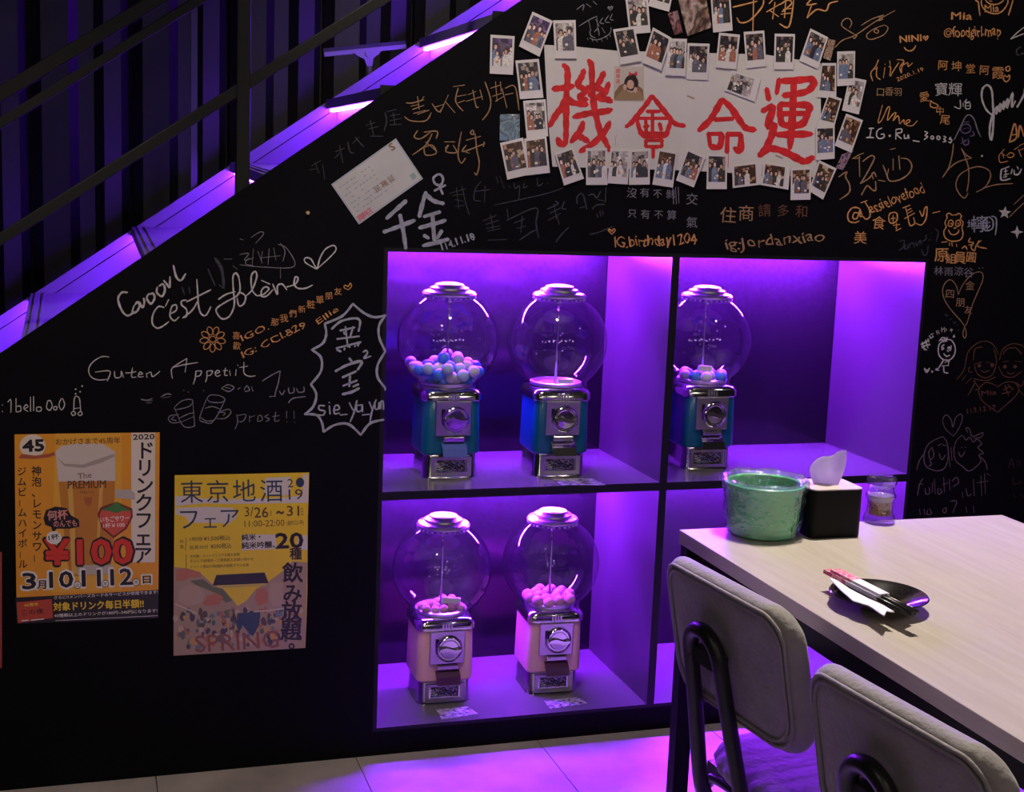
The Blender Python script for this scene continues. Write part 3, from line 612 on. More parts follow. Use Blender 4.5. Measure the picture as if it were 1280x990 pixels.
def row(mb, txt, bl, br, s, y, off=0.0, jr=0, rs=None):
    n = len(txt)
    for i, c in enumerate(txt):
        t = (i+.5)/n; char(mb, c, bl[0]+(br[0]-bl[0])*t, bl[1]+(br[1]-bl[1])*t+(rs.uniform(-jr, jr)*s*.12 if rs else 0), s, y, off, math.degrees(math.atan2(br[1]-bl[1], br[0]-bl[0]))*-1*-1+(rs.uniform(-jr, jr)*9 if rs else 0))
def ribbon(mb, pts, w, y, taper=.35, smooth=True, wv=0, seed=0):
    """brush or chalk stroke following pixel points, w pixels wide"""
    P = np.array(cat(pts, 5) if (smooth and len(pts) > 2) else pts, float); n = len(P)
    if n < 2: return
    d = np.gradient(P, axis=0); L = np.linalg.norm(d, axis=1)+1e-9; nrm = np.stack([-d[:, 1], d[:, 0]], 1)/L[:, None]
    t = np.linspace(0, 1, n); ww = w/2*(1-taper*np.abs(2*t-1)**4)
    if wv: ww = ww*(1+wv*np.sin(np.arange(n)*1.7+seed)+wv*.6*np.sin(np.arange(n)*.6+seed*3))
    a = P+nrm*ww[:, None]; b = P-nrm*ww[:, None]
    e0 = P[0]-d[0]/L[0]*w*.32; e1 = P[-1]+d[-1]/L[-1]*w*.32
    vs = [wp(e0[0], e0[1], y)]+[wp(q[0], q[1], y-1.2e-6*k) for k in range(n) for q in (a[k], b[k])]+[wp(e1[0], e1[1], y-1.2e-6*n)]
    fs = [(0, 1, 2)]+[(1+2*k, 3+2*k, 4+2*k, 2+2*k) for k in range(n-1)]+[(2*n-1, 2*n+1, 2*n)]
    mb.add(vs, fs)
def parse(s): return [[tuple(float(c) for c in p.split(',')) for p in st.split()] for st in s.split(';') if st.strip()]
# ---- banner
M_banner = mat('grey_white_banner_paper', (.60,.585,.55), .65, noise=.05, nscale=7, bump=.03, bscale=9)
M_red = mat('red_paint', (.60,.018,.022), .45, noise=.25, nscale=60)
g = cr(600, 0, 3.807)
bq = [g(305,213), g(460,222), g(655,242), (955,68), (1026,79), (1026,222), (855,213), g(345,793), g(322,560)]
sign = slabq(bq, -.0006, .0006).build('banner', M_banner)
tag(sign, 'grey-white paper banner with four large red brushed characters, framed by instant photos', 'banner')
for nm, (K, sp, sw) in {'1': ((680,60,7.07), "80,362 120,358 190,350 260,335;172,150 205,190 208,300 198,430 195,600 195,740 190,840;120,800 150,852 200,835;195,430 150,530 100,600 50,690;205,430 250,465;352,195 335,250 300,320 330,350 360,360;300,330 345,352;400,340 350,400 315,440 380,455;395,110 420,160 425,330 440,500 470,640 500,750 545,830 575,905;200,470 290,490 380,500;262,610 340,590 430,572 540,560 595,545;530,215 500,280 465,350 520,365;572,310 540,390 480,440 560,455 595,475;400,400 460,440 530,400;345,655 320,730 240,830;300,775 350,800 390,825;580,655 540,730 450,830 320,915", 46),
              '2': ((775,110,9.9), "395,95 330,195 230,320 150,420 75,480;400,100 480,200 590,340 680,440 800,468;335,290 490,290;212,400 245,520 300,590 430,595 560,585 605,480 630,400;230,375 620,375;402,290 402,590;318,400 325,560;490,440 510,520;300,480 350,470;240,560 590,560;315,650 530,650;320,650 320,725;520,650 515,725;330,728 510,728;412,735 410,860", 52),
              '3': ((865,110,9.9), "372,140 300,270 220,400 85,525;375,145 470,230 570,370 660,490 780,518;285,392 505,380;205,560 225,720;205,570 370,565;225,725 340,725 370,570;440,560 432,795;440,572 605,572;605,575 598,770 525,745", 66),
              '4': ((940,85,7.615), "140,200 160,300;100,410 200,372 150,545 210,545 185,650 125,770 70,835;75,835 160,768 290,790 430,860 505,890 580,850;258,110 235,240;265,125 420,118 570,108 578,170 500,230 300,262;398,130 392,300 378,560 360,765;262,345 270,450 300,540 470,535 525,440 540,360 400,350 265,345;300,435 500,432;240,635 400,632 565,628", 56)}.items():
    f = cr(*K); mb = MB()
    for i, st in enumerate(parse(sp)): ribbon(mb, [f(*p) for p in st], 1.25*sw/K[2], -.00135-.00001*i, .30, wv=.10, seed=i)
    mb.build('brush_character', M_red, sign)
thin = MB(); f = cr(865,110,9.9); ribbon(thin, [f(452,800), f(447,985)], 1.2, -.0014); f = cr(680,60,7.07); ribbon(thin, [f(638,770), f(628,860)], 4, -.0014, .9); thin.build('brush_mark', M_red, sign)
sp_ = MB()
for (a, b) in ((863.5,121.5), (974,196)): ribbon(sp_, [(a-4, b-1.6), (a+4, b+1.6)], 4.2, -.0014, .5)
sp_.build('tape_spot', mat('brown_tape', (.35,.24,.18), .6), sign)
# ---- instant photos
def photo_mat(name, pal, sc=9, seed=0.0, rough=.18):
    m = bpy.data.materials.new(name); m.use_nodes = True; nt = m.node_tree; b = nt.nodes['Principled BSDF']
    tc = nt.nodes.new('ShaderNodeTexCoord'); oi = nt.nodes.new('ShaderNodeObjectInfo'); ad = nt.nodes.new('ShaderNodeVectorMath'); ad.operation = 'MULTIPLY_ADD'
    ad.inputs[1].default_value = (1, 1, 1.0); cb = nt.nodes.new('ShaderNodeCombineXYZ')
    mu = nt.nodes.new('ShaderNodeMath'); mu.operation = 'MULTIPLY'; mu.inputs[1].default_value = 37.0; nt.links.new(oi.outputs['Random'], mu.inputs[0])
    nt.links.new(mu.outputs[0], cb.inputs[0]); nt.links.new(mu.outputs[0], cb.inputs[2]); nt.links.new(tc.outputs['Generated'], ad.inputs[0]); nt.links.new(cb.outputs[0], ad.inputs[2])
    n = nt.nodes.new('ShaderNodeTexNoise'); n.inputs['Scale'].default_value = 5; n.inputs['Detail'].default_value = 3
    nt.links.new(ad.outputs[0], n.inputs[0]); mx = nt.nodes.new('ShaderNodeMixRGB'); mx.inputs[0].default_value = .05
    nt.links.new(ad.outputs[0], mx.inputs[1]); nt.links.new(n.outputs['Color'], mx.inputs[2])
    v = nt.nodes.new('ShaderNodeTexNoise'); v.inputs['Scale'].default_value = sc*.5; v.inputs['Detail'].default_value = 2; v.inputs['Distortion'].default_value = .5; nt.links.new(mx.outputs[0], v.inputs[0])
    s_ = nt.nodes.new('ShaderNodeMapRange'); s_.inputs['From Min'].default_value = .30; s_.inputs['From Max'].default_value = .70; nt.links.new(v.outputs[0], s_.inputs[0])
    c = nt.nodes.new('ShaderNodeValToRGB'); c.color_ramp.interpolation = 'LINEAR'; e = c.color_ramp.elements; e[0].color = (*pal[0], 1); e[1].position = 1-1/len(pal); e[1].color = (*pal[-1], 1)
    for i, cc in enumerate(pal[1:-1]): q = e.new((i+1)/len(pal)); q.color = (*cc, 1)
    nt.links.new(s_.outputs[0], c.inputs[0])
    n3 = nt.nodes.new('ShaderNodeTexNoise'); n3.inputs['Scale'].default_value = 16; nt.links.new(ad.outputs[0], n3.inputs[0])
    m2 = nt.nodes.new('ShaderNodeMixRGB'); m2.blend_type = 'MULTIPLY'; m2.inputs[0].default_value = .8; nt.links.new(c.outputs[0], m2.inputs[1]); nt.links.new(n3.outputs[0], m2.inputs[2])
    m3 = nt.nodes.new('ShaderNodeVectorMath'); m3.operation = 'SCALE'; m3.inputs['Scale'].default_value = 1.6; nt.links.new(m2.outputs[0], m3.inputs[0])
    nt.links.new(m3.outputs[0], b.inputs['Base Color']); b.inputs['Roughness'].default_value = rough; b.inputs['Coat Weight'].default_value = .6; b.inputs['Coat Roughness'].default_value = .12
    n4 = nt.nodes.new('ShaderNodeTexNoise'); n4.inputs['Scale'].default_value = 2.2; nt.links.new(ad.outputs[0], n4.inputs[0]); bp = nt.nodes.new('ShaderNodeBump'); bp.inputs['Strength'].default_value = .9; bp.inputs['Distance'].default_value = .022
    nt.links.new(n4.outputs[0], bp.inputs['Height']); nt.links.new(bp.outputs[0], b.inputs['Coat Normal']); return m
PM = [photo_mat('photo_dark', [(.02,.016,.02),(.05,.035,.03),(.45,.26,.18),(.03,.03,.04),(.16,.10,.07),(.62,.55,.50),(.06,.05,.06)]),
      photo_mat('photo_warm', [(.03,.02,.015),(.35,.16,.07),(.50,.30,.20),(.06,.04,.03),(.55,.45,.35),(.10,.05,.03),(.25,.12,.06)]),
      photo_mat('photo_light', [(.40,.36,.34),(.06,.05,.06),(.65,.60,.55),(.50,.33,.25),(.10,.12,.18),(.75,.70,.66),(.03,.03,.04)]),
      photo_mat('photo_purple', [(.05,.03,.07),(.20,.12,.25),(.45,.28,.25),(.04,.03,.05),(.35,.30,.42),(.10,.05,.10)])]
M_frame = mat('photo_border', (.66,.63,.62), .35, coat=.25)
M_night = photo_mat('photo_night', [(.01,.015,.02),(.02,.05,.06),(.01,.01,.015),(.25,.38,.36),(.015,.03,.04)], 6)
def attr_mat():
    m = bpy.data.materials.new('instant_print'); m.use_nodes = True; nt = m.node_tree; b = nt.nodes['Principled BSDF']
    at = nt.nodes.new('ShaderNodeVertexColor'); at.layer_name = 'print'; tc = nt.nodes.new('ShaderNodeTexCoord')
    n3 = nt.nodes.new('ShaderNodeTexNoise'); n3.inputs['Scale'].default_value = 300; n3.inputs['Detail'].default_value = 2; nt.links.new(tc.outputs['Object'], n3.inputs[0])
    mr = nt.nodes.new('ShaderNodeMapRange'); mr.inputs['To Min'].default_value = .25; mr.inputs['To Max'].default_value = 2.3; nt.links.new(n3.outputs[0], mr.inputs[0])
    v = nt.nodes.new('ShaderNodeVectorMath'); v.operation = 'SCALE'; nt.links.new(at.outputs[0], v.inputs[0]); nt.links.new(mr.outputs[0], v.inputs['Scale']); nt.links.new(v.outputs[0], b.inputs['Base Color'])
    b.inputs['Roughness'].default_value = .3; b.inputs['Coat Weight'].default_value = .8; b.inputs['Coat Roughness'].default_value = .14
    n4 = nt.nodes.new('ShaderNodeTexNoise'); n4.inputs['Scale'].default_value = 26; nt.links.new(tc.outputs['Object'], n4.inputs[0]); bp = nt.nodes.new('ShaderNodeBump'); bp.inputs['Strength'].default_value = .9; bp.inputs['Distance'].default_value = .022
    nt.links.new(n4.outputs[0], bp.inputs['Height']); nt.links.new(bp.outputs[0], b.inputs['Coat Normal']); return m
M_print = attr_mat()
BGS = {0: [(.02,.016,.02),(.05,.035,.03),(.10,.06,.04),(.03,.03,.05),(.16,.11,.09),(.30,.24,.20)], 1: [(.05,.025,.015),(.20,.10,.05),(.12,.06,.03),(.35,.20,.10),(.03,.02,.02),(.40,.32,.22)],
       2: [(.30,.27,.25),(.12,.10,.10),(.45,.42,.40),(.06,.05,.06),(.22,.18,.16),(.60,.56,.52)], 3: [(.05,.03,.08),(.12,.07,.17),(.03,.02,.05),(.22,.15,.30),(.10,.07,.09)]}
def picture(blf, i, kind, pal, seed, parent):
    r = random.Random(seed); vs = []; fs = []; cs = []; lay = [0]
    def add(poly, col):
        lay[0] += 1; n = len(vs)
        for (u, v) in poly: vs.append(blf(i[0]+(i[2]-i[0])*min(1, max(0, u)), i[1]+(i[3]-i[1])*min(1, max(0, v)), .00075+2.5e-6*lay[0]))
        fs.append(tuple(range(n, n+len(poly)))[::-1]); cs.append(col)
    P = BGS[pal]; add([(0,0),(1,0),(1,1),(0,1)], P[0])
    for b_ in range(6):
        for a_ in range(5):
            if r.random() < .7:
                x, y, w_, h_ = a_/5+r.uniform(-.05,.05), b_/6+r.uniform(-.05,.05), r.uniform(.12,.3), r.uniform(.08,.25)
                add([(x,y),(x+w_,y+r.uniform(-.05,.05)),(x+w_*r.uniform(.6,1.1),y+h_),(x+r.uniform(0,.08),y+h_)], r.choice(P))
    ell = lambda cx, cy, rx, ry, n=9: [(cx+rx*math.cos(2*math.pi*k/n), cy+ry*math.sin(2*math.pi*k/n)) for k in range(n)]
    wide = 1.0 if kind == 'p' else .62
    for q in range(r.randint(3, 5)):
        cx = (q+.5)/4.6+r.uniform(-.07,.07); cy = r.uniform(.30,.55); h = r.uniform(.085,.12); w_ = h*.95*wide
        body = r.choice([(.03,.03,.04),(.55,.53,.50),(.10,.09,.12),(.30,.12,.08),(.12,.16,.25),(.04,.035,.03)])
        add([(cx-w_*.8,cy+h),(cx+w_*.8,cy+h),(cx+w_*1.9,cy+h*2.2),(cx+w_*1.9,1),(cx-w_*1.9,1),(cx-w_*1.9,cy+h*2.2)], body)
        add(ell(cx, cy-h*.1, w_*1.15, h*1.15), (.02,.013,.012)); add(ell(cx+r.uniform(-.01,.01), cy+h*.15, w_*.75, h*.8), r.choice([(.55,.36,.27),(.45,.28,.20),(.62,.44,.36)]))
    for q in range(r.randint(2, 4)):
        x, y = r.uniform(.1,.8), r.uniform(.72,.92); add(ell(x, y, r.uniform(.04,.10), r.uniform(.03,.06), 7), r.choice([(.6,.55,.5),(.5,.25,.08),(.65,.60,.55),(.3,.1,.05)]))
    o = MB().add(vs, fs).build('picture', M_print, parent); me = o.data
    ca = me.color_attributes.new('print', 'FLOAT_COLOR', 'CORNER'); flatc = []
    for f_, c_ in zip(me.polygons, cs): flatc += [*c_, 1.0]*f_.loop_total
    ca.data.foreach_set('color', flatc); return o
rs = random.Random(7); _pn = [0]
def photo(label, K, q, m_, kind='p', border=None):
    f = cr(*K); Q = [np.array(f(*p)) for p in q]; _pn[0] += 1
    y = -.0016-.0005*(_pn[0] % 5)-(0.0012 if kind != 'x' else 0)
    cen = sum(Q)/4; cw = np.array(wp(cen[0], cen[1], y))
    lift = [rs.uniform(0, .0012) for _ in range(4)]; lift[2] = max(0, lift[1]+lift[3]-lift[0]); lift[0] = lift[1]+lift[3]-lift[2]
    def bl(u, v, dy): # u right, v down
        p = (Q[0]*(1-u)*(1-v)+Q[1]*u*(1-v)+Q[2]*u*v+Q[3]*(1-u)*v)
        L_ = lift[0]*(1-u)*(1-v)+lift[1]*u*(1-v)+lift[2]*u*v+lift[3]*(1-u)*v
        w_ = wp(p[0], p[1], y-dy-L_); return tuple(np.array(w_)-cw)
    v = [bl(0,0,0), bl(1,0,0), bl(1,1,0), bl(0,1,0)]; v2 = [bl(0,0,.0005), bl(1,0,.0005), bl(1,1,.0005), bl(0,1,.0005)]
    full = border == 'none'
    o = MB().add(v+v2, [(0,1,2,3),(7,6,5,4),(0,4,5,1),(1,5,6,2),(2,6,7,3),(3,7,4,0)]).build('instant_photo' if not full else 'photo_print', m_ if full else M_frame, loc=tuple(cw))
    tag(o, label, 'photo', 'photos stuck around the banner')
    if not full:
        i = {'p': (.085, .075, .915, .795), 'r': (.07, .09, .80, .91)}[kind]
        picture(bl, i, kind, PM.index(m_) if m_ in PM else 0, _pn[0]*13+5, o)
    return o
A_ = (600, 0, 3.807); B_ = (820, 0, 3.807)
D0, D1, D2, D3 = PM
photo('glossy photo of people in dim light, tilted, leftmost of all by the purple stair light', A_, [(50,165),(165,172),(157,356),(46,350)], D3)
photo('instant photo strongly tilted clockwise at the upper left end of the banner', A_, [(250,55),(347,100),(283,270),(185,220)], D3)
photo('upright instant photo overlapping the top left corner of the banner', A_, [(348,97),(455,95),(460,278),(357,278)], D2)
photo('instant photo of a standing group left of the first red character', A_, [(168,288),(280,280),(302,465),(190,472)], D0)
photo('instant photo halfway down the left edge of the banner, beside the small blue print', A_, [(205,480),(312,472),(325,648),(222,658)], D2)
photo('small borderless blue print left of the banner', A_, [(95,543),(188,543),(190,665),(93,670)], photo_mat('photo_blue', [(.05,.12,.20),(.03,.08,.16),(.12,.25,.32),(.02,.03,.06),(.08,.18,.28)], 4), border='none')
photo('instant photo with yellow tones directly under the small blue print', A_, [(95,680),(205,655),(238,830),(130,855)], D1)
photo('instant photo of people in brown tones at the bottom left corner of the banner', A_, [(210,660),(315,645),(333,822),(222,835)], D1)
photo('instant photo tilted anticlockwise under the first red character', A_, [(355,728),(440,698),(495,850),(400,883)], D0)
photo('very pale glaring instant photo right of the tilted one in the bottom row', A_, [(503,705),(605,703),(607,880),(505,880)], D2)
photo('instant photo with handwriting on its border, left one of the pair under the banner', A_, [(620,705),(715,708),(703,878),(607,872)], D2)
photo('instant photo of a seated person, right one of the pair under the second character', A_, [(715,712),(808,705),(808,878),(708,880)], D2)
photo('instant photo with a white glare streak, right of the second character foot', A_, [(850,705),(940,722),(918,893),(820,878)], D1)
photo('dark instant photo tilted clockwise in the middle of the bottom row', B_, [(150,705),(235,745),(180,892),(95,858)], D0)
photo('upright dark instant photo below the third red character', B_, [(243,730),(338,733),(337,900),(240,900)], D0)
photo('sideways instant photo of diners, left one of the two landscape ones at the bottom', B_, [(362,785),(500,768),(505,878),(365,895)], D1, 'r')
photo('sideways instant photo of diners, right one of the two landscape ones at the bottom', B_, [(515,770),(640,790),(630,903),(498,880)], D1, 'r')
photo('instant photo hanging lowest of all, under the fourth red character', B_, [(642,800),(740,795),(735,950),(640,952)], D1)
photo('instant photo tilted clockwise at the lower right corner of the banner', B_, [(775,762),(860,802),(795,950),(727,908)], D1)
photo('instant photo cut by the top of the picture above the banner', A_, [(690,-20),(798,-25),(812,155),(712,163)], D2)
photo('instant photo of which only the lower white border shows at the top', A_, [(838,-148),(938,-120),(900,56),(800,28)], D0)
photo('instant photo tilted anticlockwise, leftmost along the top edge over the banner middle', A_, [(633,140),(735,125),(768,290),(668,308)], D0)
photo('instant photo tilted clockwise under the narrow reddish strip', A_, [(823,130),(912,180),(862,335),(772,298)], D0)
photo('instant photo with bright glare between the tilted one and the upright one on top', A_, [(898,183),(985,185),(978,362),(880,358)], D2)
photo('upright instant photo below the large brown print', B_, [(150,205),(255,208),(247,380),(146,378)], D0)
photo('narrow dark reddish photo strip beside the large brown print', A_, [(893,62),(940,50),(965,155),(925,167)], photo_mat('photo_red', [(.12,.03,.04),(.30,.12,.12),(.05,.02,.03),(.35,.2,.2)], 4), border='none')
photo('large borderless brown print at the top, bigger than the photos around it', B_, [(96,-40),(228,-60),(265,130),(150,172)], photo_mat('photo_brown', [(.16,.08,.06),(.35,.22,.16),(.06,.035,.03),(.5,.38,.32),(.10,.05,.04)], 3), border='none')
photo('dark instant photo with a few pale specks at the top, right of the large print', B_, [(258,-40),(352,-45),(365,145),(272,155)], M_night)
photo('instant photo over the third character, first of three in a row on top', B_, [(300,155),(400,165),(382,330),(283,320)], D0)
photo('instant photo with a bright right edge, second of three in a row on top', B_, [(417,152),(515,145),(525,315),(430,325)], D0)
photo('instant photo of a dark interior with a white shirt, third of three on top', B_, [(565,160),(662,162),(655,330),(560,330)], M_night)
photo('instant photo tilted clockwise at the upper right over the fourth character', B_, [(735,135),(820,178),(770,328),(682,288)], D0)
photo('narrow reddish photo strip tucked behind the tilted photo at the upper right', B_, [(822,185),(855,192),(830,290),(795,275)], PM[1], border='none')
photo('upright instant photo, topmost in the column beyond the right edge of the banner', B_, [(862,245),(948,243),(945,405),(862,410)], D2)
photo('instant photo along the right edge, first to overlap the banner beside the fourth character', B_, [(788,300),(858,300),(858,470),(765,462)], D1)
photo('instant photo leaning right, second in the outer column at the right', B_, [(920,365),(1002,382),(965,545),(885,525)], D2)
photo('instant photo tilted clockwise in the inner column at the right of the banner', B_, [(820,448),(885,470),(845,615),(765,598)], D1)
photo('instant photo with pink glare, lowest in the outer right column', B_, [(905,540),(985,572),(930,728),(850,692)], D1)
photo('instant photo, lowest in the inner column touching the right edge of the banner', B_, [(760,600),(850,598),(850,755),(762,762)], D0)
photo('small dark purple photo strip at the lower right, below the pink glare photo', B_, [(885,735),(940,715),(890,810),(855,800)], D3, border='none')
photo('sideways instant photo on the banner above the third character, with pink marker border', B_, [(360,333),(498,375),(470,485),(325,430)], D2, 'r')
pk = MB(); f = cr(*B_)
for st in parse("488,382 476,392;486,400 472,408;480,418 466,428;474,436 462,444;470,455 456,462"): ribbon(pk, [f(*p) for p in st], 2.2, -.0068, .2)
# woman print pasted on the banner
wq = [cr(*A_)(*p) for p in ((638,315),(780,318),(782,480),(636,478))]
wo = slabq(wq, -.0014, .0005).build('photo_print', mat('print_ground', (.52,.46,.40), .3)); tag(wo, 'borderless print of a woman in a tan wrap, pasted between the first two characters', 'photo', 'photos stuck around the banner')
f = cr(*A_)
def blob(cx, cy, rx, ry, n=20, rot=0): return [f(cx+rx*math.cos(t)*math.cos(rot)-ry*math.sin(t)*math.sin(rot), cy+rx*math.cos(t)*math.sin(rot)+ry*math.sin(t)*math.cos(rot)) for t in [2*math.pi*k/n for k in range(n)]]
def part(name, polys, m_, y, parent):
    mb = MB()
    for i, P in enumerate(polys): flat(mb, P, y-.00002*i)
    return mb.build(name, m_, parent)
part('print_shade', [[f(640,440), f(665,405), f(690,395), f(700,430), f(700,478), f(637,477)], [f(745,400), f(775,425), f(780,478), f(740,478)]], mat('p_brown', (.22,.12,.07), .3), -.00195, wo)
part('print_wrap', [[f(640,470), f(680,425), f(720,440), f(760,430), f(780,465), f(780,478), f(638,477)]], mat('p_tan', (.30,.20,.11), .3), -.00200, wo)
part('print_hair', [blob(720,395,34,38), blob(724,366,20,16)], mat('p_hair', (.025,.015,.015), .3), -.00205, wo)
part('print_face', [blob(716,402,17,22), blob(690,415,9,14), blob(740,428,9,14)], mat('p_skin', (.58,.36,.27), .3), -.00212, wo)
part('print_bow', [[f(726,355), f(708,338), f(712,362)], [f(726,355), f(746,338), f(750,360)]], mat('p_bow', (.6,.02,.05), .3), -.00216, wo)
tv = MB(); column(tv, '成年派', f(657,0)[0], f(0,325)[1], f(0,400)[1], 5.5, -.00205, .02); tv.build('print_lettering', M_red, wo)
# ---- laminated certificate card, tilted
K = cr(380, 170, 4.267)
cq = [K(490,12), K(635,228), K(293,472), K(145,258)]
cc = slabq(cq, -.0006, .0012).build('laminated_card', mat('laminate_edge', (.44,.48,.52), .2, coat=.6)); tag(cc, 'pale laminated certificate tilted on the black wall under the stair edge', 'card')
def lerp(u, v, Q=cq): return tuple((np.array(Q[3])*(1-u)*(1-v)+np.array(Q[0])*u*(1-v)+np.array(Q[1])*u*v+np.array(Q[2])*(1-u)*v))
part('card_paper', [[lerp(.02,.035), lerp(.98,.035), lerp(.98,.965), lerp(.02,.965)]], mat('certificate_paper', (.54,.55,.52), .3, noise=.08, nscale=14, coat=.3), -.0020, cc)
tm = MB(); rr_ = random.Random(3)
for r_ in range(7):
    for c_ in range(9):
        if rr_.random() < .8:
            u = .06+c_*.055+rr_.uniform(-.01,.01); v = .16+r_*.10
            a, b = lerp(u, v), lerp(u+.028, v); ribbon(tm, [a, b], .9, -.00215, 0, False)
tm.build('card_lines', mat('faint_ink', (.22,.26,.30), .5), cc)
tm = MB(); a, b = lerp(.40,.62), lerp(.72,.62); row(tm, '民権証', a, b, 8.5, -.0022, .01); text_fit(tm, 'S', lerp(.87,.17), lerp(.93,.17), 9, -.0022, .03); tm.build('card_lettering', mat('brown_ink', (.24,.13,.08), .5), cc)
tm = MB(); row(tm, '賀新店', lerp(.03,.90), lerp(.24,.90), 8.5, -.0022, .015); tm.build('card_stamp', mat('red_ink', (.6,.10,.12), .5), cc)
part('card_seal', [[lerp(.88,.78), lerp(.95,.78), lerp(.95,.90), lerp(.88,.90)]], mat('green_seal', (.28,.42,.36), .4), -.0022, cc)
# ---- poster 1 (orange, beer)
def PM_(n, c, r=.32): return mat(n, c, r, coat=.25)
INK = PM_('poster_ink', (.012,.010,.012)); CREAM = PM_('poster_cream', (.78,.70,.55)); PWHITE = PM_('poster_white', (.80,.76,.70)); PRED = PM_('poster_red', (.70,.045,.02)); PYEL = PM_('poster_yellow', (.85,.60,.03))
P5 = cr(0, 480, 3.095); Lk = lambda K, *ps: [K(*p) for p in ps]
q1 = Lk(P5, (56,195), (300,191), (618,187), (615,540), (612,905), (340,918), (65,928), (60,560))
p1 = slabq(q1, -.0006, .0006).build('poster', PM_('poster_orange', (.80,.34,.02))); tag(p1, 'orange drinks poster with a beer mug and a large red price, at the far left', 'poster')
y1 = -.00135
part('ground_glow', [Lk(P5, (215,192),(470,189),(470,800),(200,805),(205,500))], PM_('poster_amber', (.82,.42,.04)), y1, p1)
part('column_ground', [Lk(P5, (508,189),(600,188),(600,690),(508,690))], CREAM, y1-.00004, p1)
y1 -= .00008
part('mug_body', [Lk(P5, (225,370),(445,370),(440,600),(425,735),(270,745),(250,600))], PM_('beer_amber', (.55,.22,.025)), y1, p1)
part('mug_highlight', [Lk(P5, (262,385),(280,385),(300,735),(278,735)), Lk(P5, (385,385),(400,385),(385,600),(375,600))], PM_('beer_light', (.72,.42,.08)), y1-.00003, p1)
part('mug_foam', [Lk(P5, (215,262),(235,240),(300,230),(400,232),(445,262),(446,375),(226,378))], PM_('foam', (.66,.58,.48)), y1-.00004, p1)
part('foam_shadow', [Lk(P5, (218,282),(250,308),(320,312),(380,290),(442,270),(445,280),(390,306),(320,325),(250,318))], PM_('foam_dark', (.42,.35,.28)), y1-.00006, p1)
part('mug_handle', [Lk(P5, (446,408),(505,408),(522,425),(522,448),(446,440)), Lk(P5, (440,700),(300,700),(300,740),(430,735))], PM_('glass_grey', (.52,.46,.36)), y1-.00005, p1)
part('mug_crest', [Lk(P5, (325,438),(358,438),(354,462),(341,474),(328,462))], PM_('crest', (.45,.12,.03)), y1-.00007, p1)
t = MB(); y2 = y1-.0001
text_fit(t, 'PREMIUM', P5(263,405), P5(410,402), 9.5, y2, .02); text_fit(t, 'The', P5(302,368), P5(355,362), 7, y2); text_fit(t, "MALT'S", P5(310,424), P5(362,423), 3.4, y2)
text_fit(t, 'おかげさまで45周年', P5(216,236), P5(466,230), 8, y2, .01)
t.build('brown_lettering', PM_('brown_ink_poster', (.12,.04,.02)), p1)
t = MB(); column(t, 'ドリンクフェア', P5(563,0)[0], P5(0,222)[1], P5(0,695)[1], 23, y2, .022, P5(552,0)[0]); text_fit(t, '2020', P5(515,216), P5(598,213), 6.5, y2, .03)
column(t, '神泡、レモンサワー', P5(141,0)[0], P5(0,315)[1], P5(0,692)[1], 12.5, y2, .015, P5(144,0)[0]); column(t, 'ジムビームハイボール', P5(84,0)[0], P5(0,318)[1], P5(0,716)[1], 11.5, y2, .015, P5(89,0)[0])
P6 = cr(10, 650, 6.4)
t.build('black_lettering', INK, p1)
part('badge_45', [[P5(126+50*math.cos(a), 240+45*math.sin(a)) for a in [2*math.pi*k/28 for k in range(28)]]], CREAM, y1, p1)
part('badge_ribbon', [Lk(P5, (70,287),(85,270),(135,277),(190,270),(210,262),(214,275),(190,283),(135,290),(88,288))], PM_('ribbon', (.42,.10,.05)), y1-.00004, p1)
t = MB(); text_fit(t, '45', P5(90,262), P5(170,258), 14, y2, .05); t.build('badge_number', INK, p1)
# outlined price and date
def outlined(txt, bl, br, h, core, rim, y, off=.012, roff=.05):
    t1 = MB(); text_fit(t1, txt, (bl[0]-1.2, bl[1]+1.1), (br[0]+1.2, br[1]+1.1), h+2.2, y, roff); t1.build('lettering_outline', rim, p1)
    t2 = MB(); text_fit(t2, txt, bl, br, h, y-.00006, off); t2.build('lettering', core, p1)
outlined('¥100', P6(300,358), P6(995,345), 31, PRED, INK, y2-.0001, .035, .075)
for (tx_, a, b, h) in (('3', (118,552), (222,550), 19.5), ('月', (235,552), (305,550), 10.5), ('10', (335,542), (520,536), 19.5), ('11', (595,530), (740,526), 19.5), ('12', (825,520), (995,514), 19.5), ('日', (1080,508), (1143,506), 9.5)):
    outlined(tx_, P6(*a), P6(*b), h, INK, PWHITE, y2-.0002, .03, .075)
for (a, c_) in (((556,520), '火'), ((778,510), '水'), ((1025,498), '木')):
    part('weekday_disc', [[P6(a[0]+30*math.cos(k), a[1]+30*math.sin(k)) for k in [2*math.pi*i/18 for i in range(18)]]], INK, y2-.0004, p1)
    part('weekday_disc', [[P6(a[0]+25*math.cos(k), a[1]+25*math.sin(k)) for k in [2*math.pi*i/18 for i in range(18)]]], PWHITE, y2-.00044, p1)
    t = MB(); char(t, c_, *P6(*a), 5.5, y2-.00048); t.build('weekday_letter', INK, p1)
part('speech_bubble', [Lk(P5, (168,520),(178,488),(215,474),(258,480),(275,508),(305,525),(308,552),(270,560),(220,560),(205,575),(198,553),(175,545))], INK, y2-.0001, p1)
t = MB(); text_fit(t, '何杯', P5(185,528), P5(262,522), 12, y2-.00018, .03); text_fit(t, 'のんでも', P5(208,554), P5(298,550), 8, y2-.00018, .02); t.build('bubble_lettering', PM_('salmon', (.75,.32,.25)), p1)
part('strawberry_rim', [Lk(P5, (377,505),(388,478),(430,462),(455,456),(475,466),(512,482),(514,515),(490,560),(440,597),(395,560))], PM_('dark_red', (.20,.02,.02)), y2-.0002, p1)
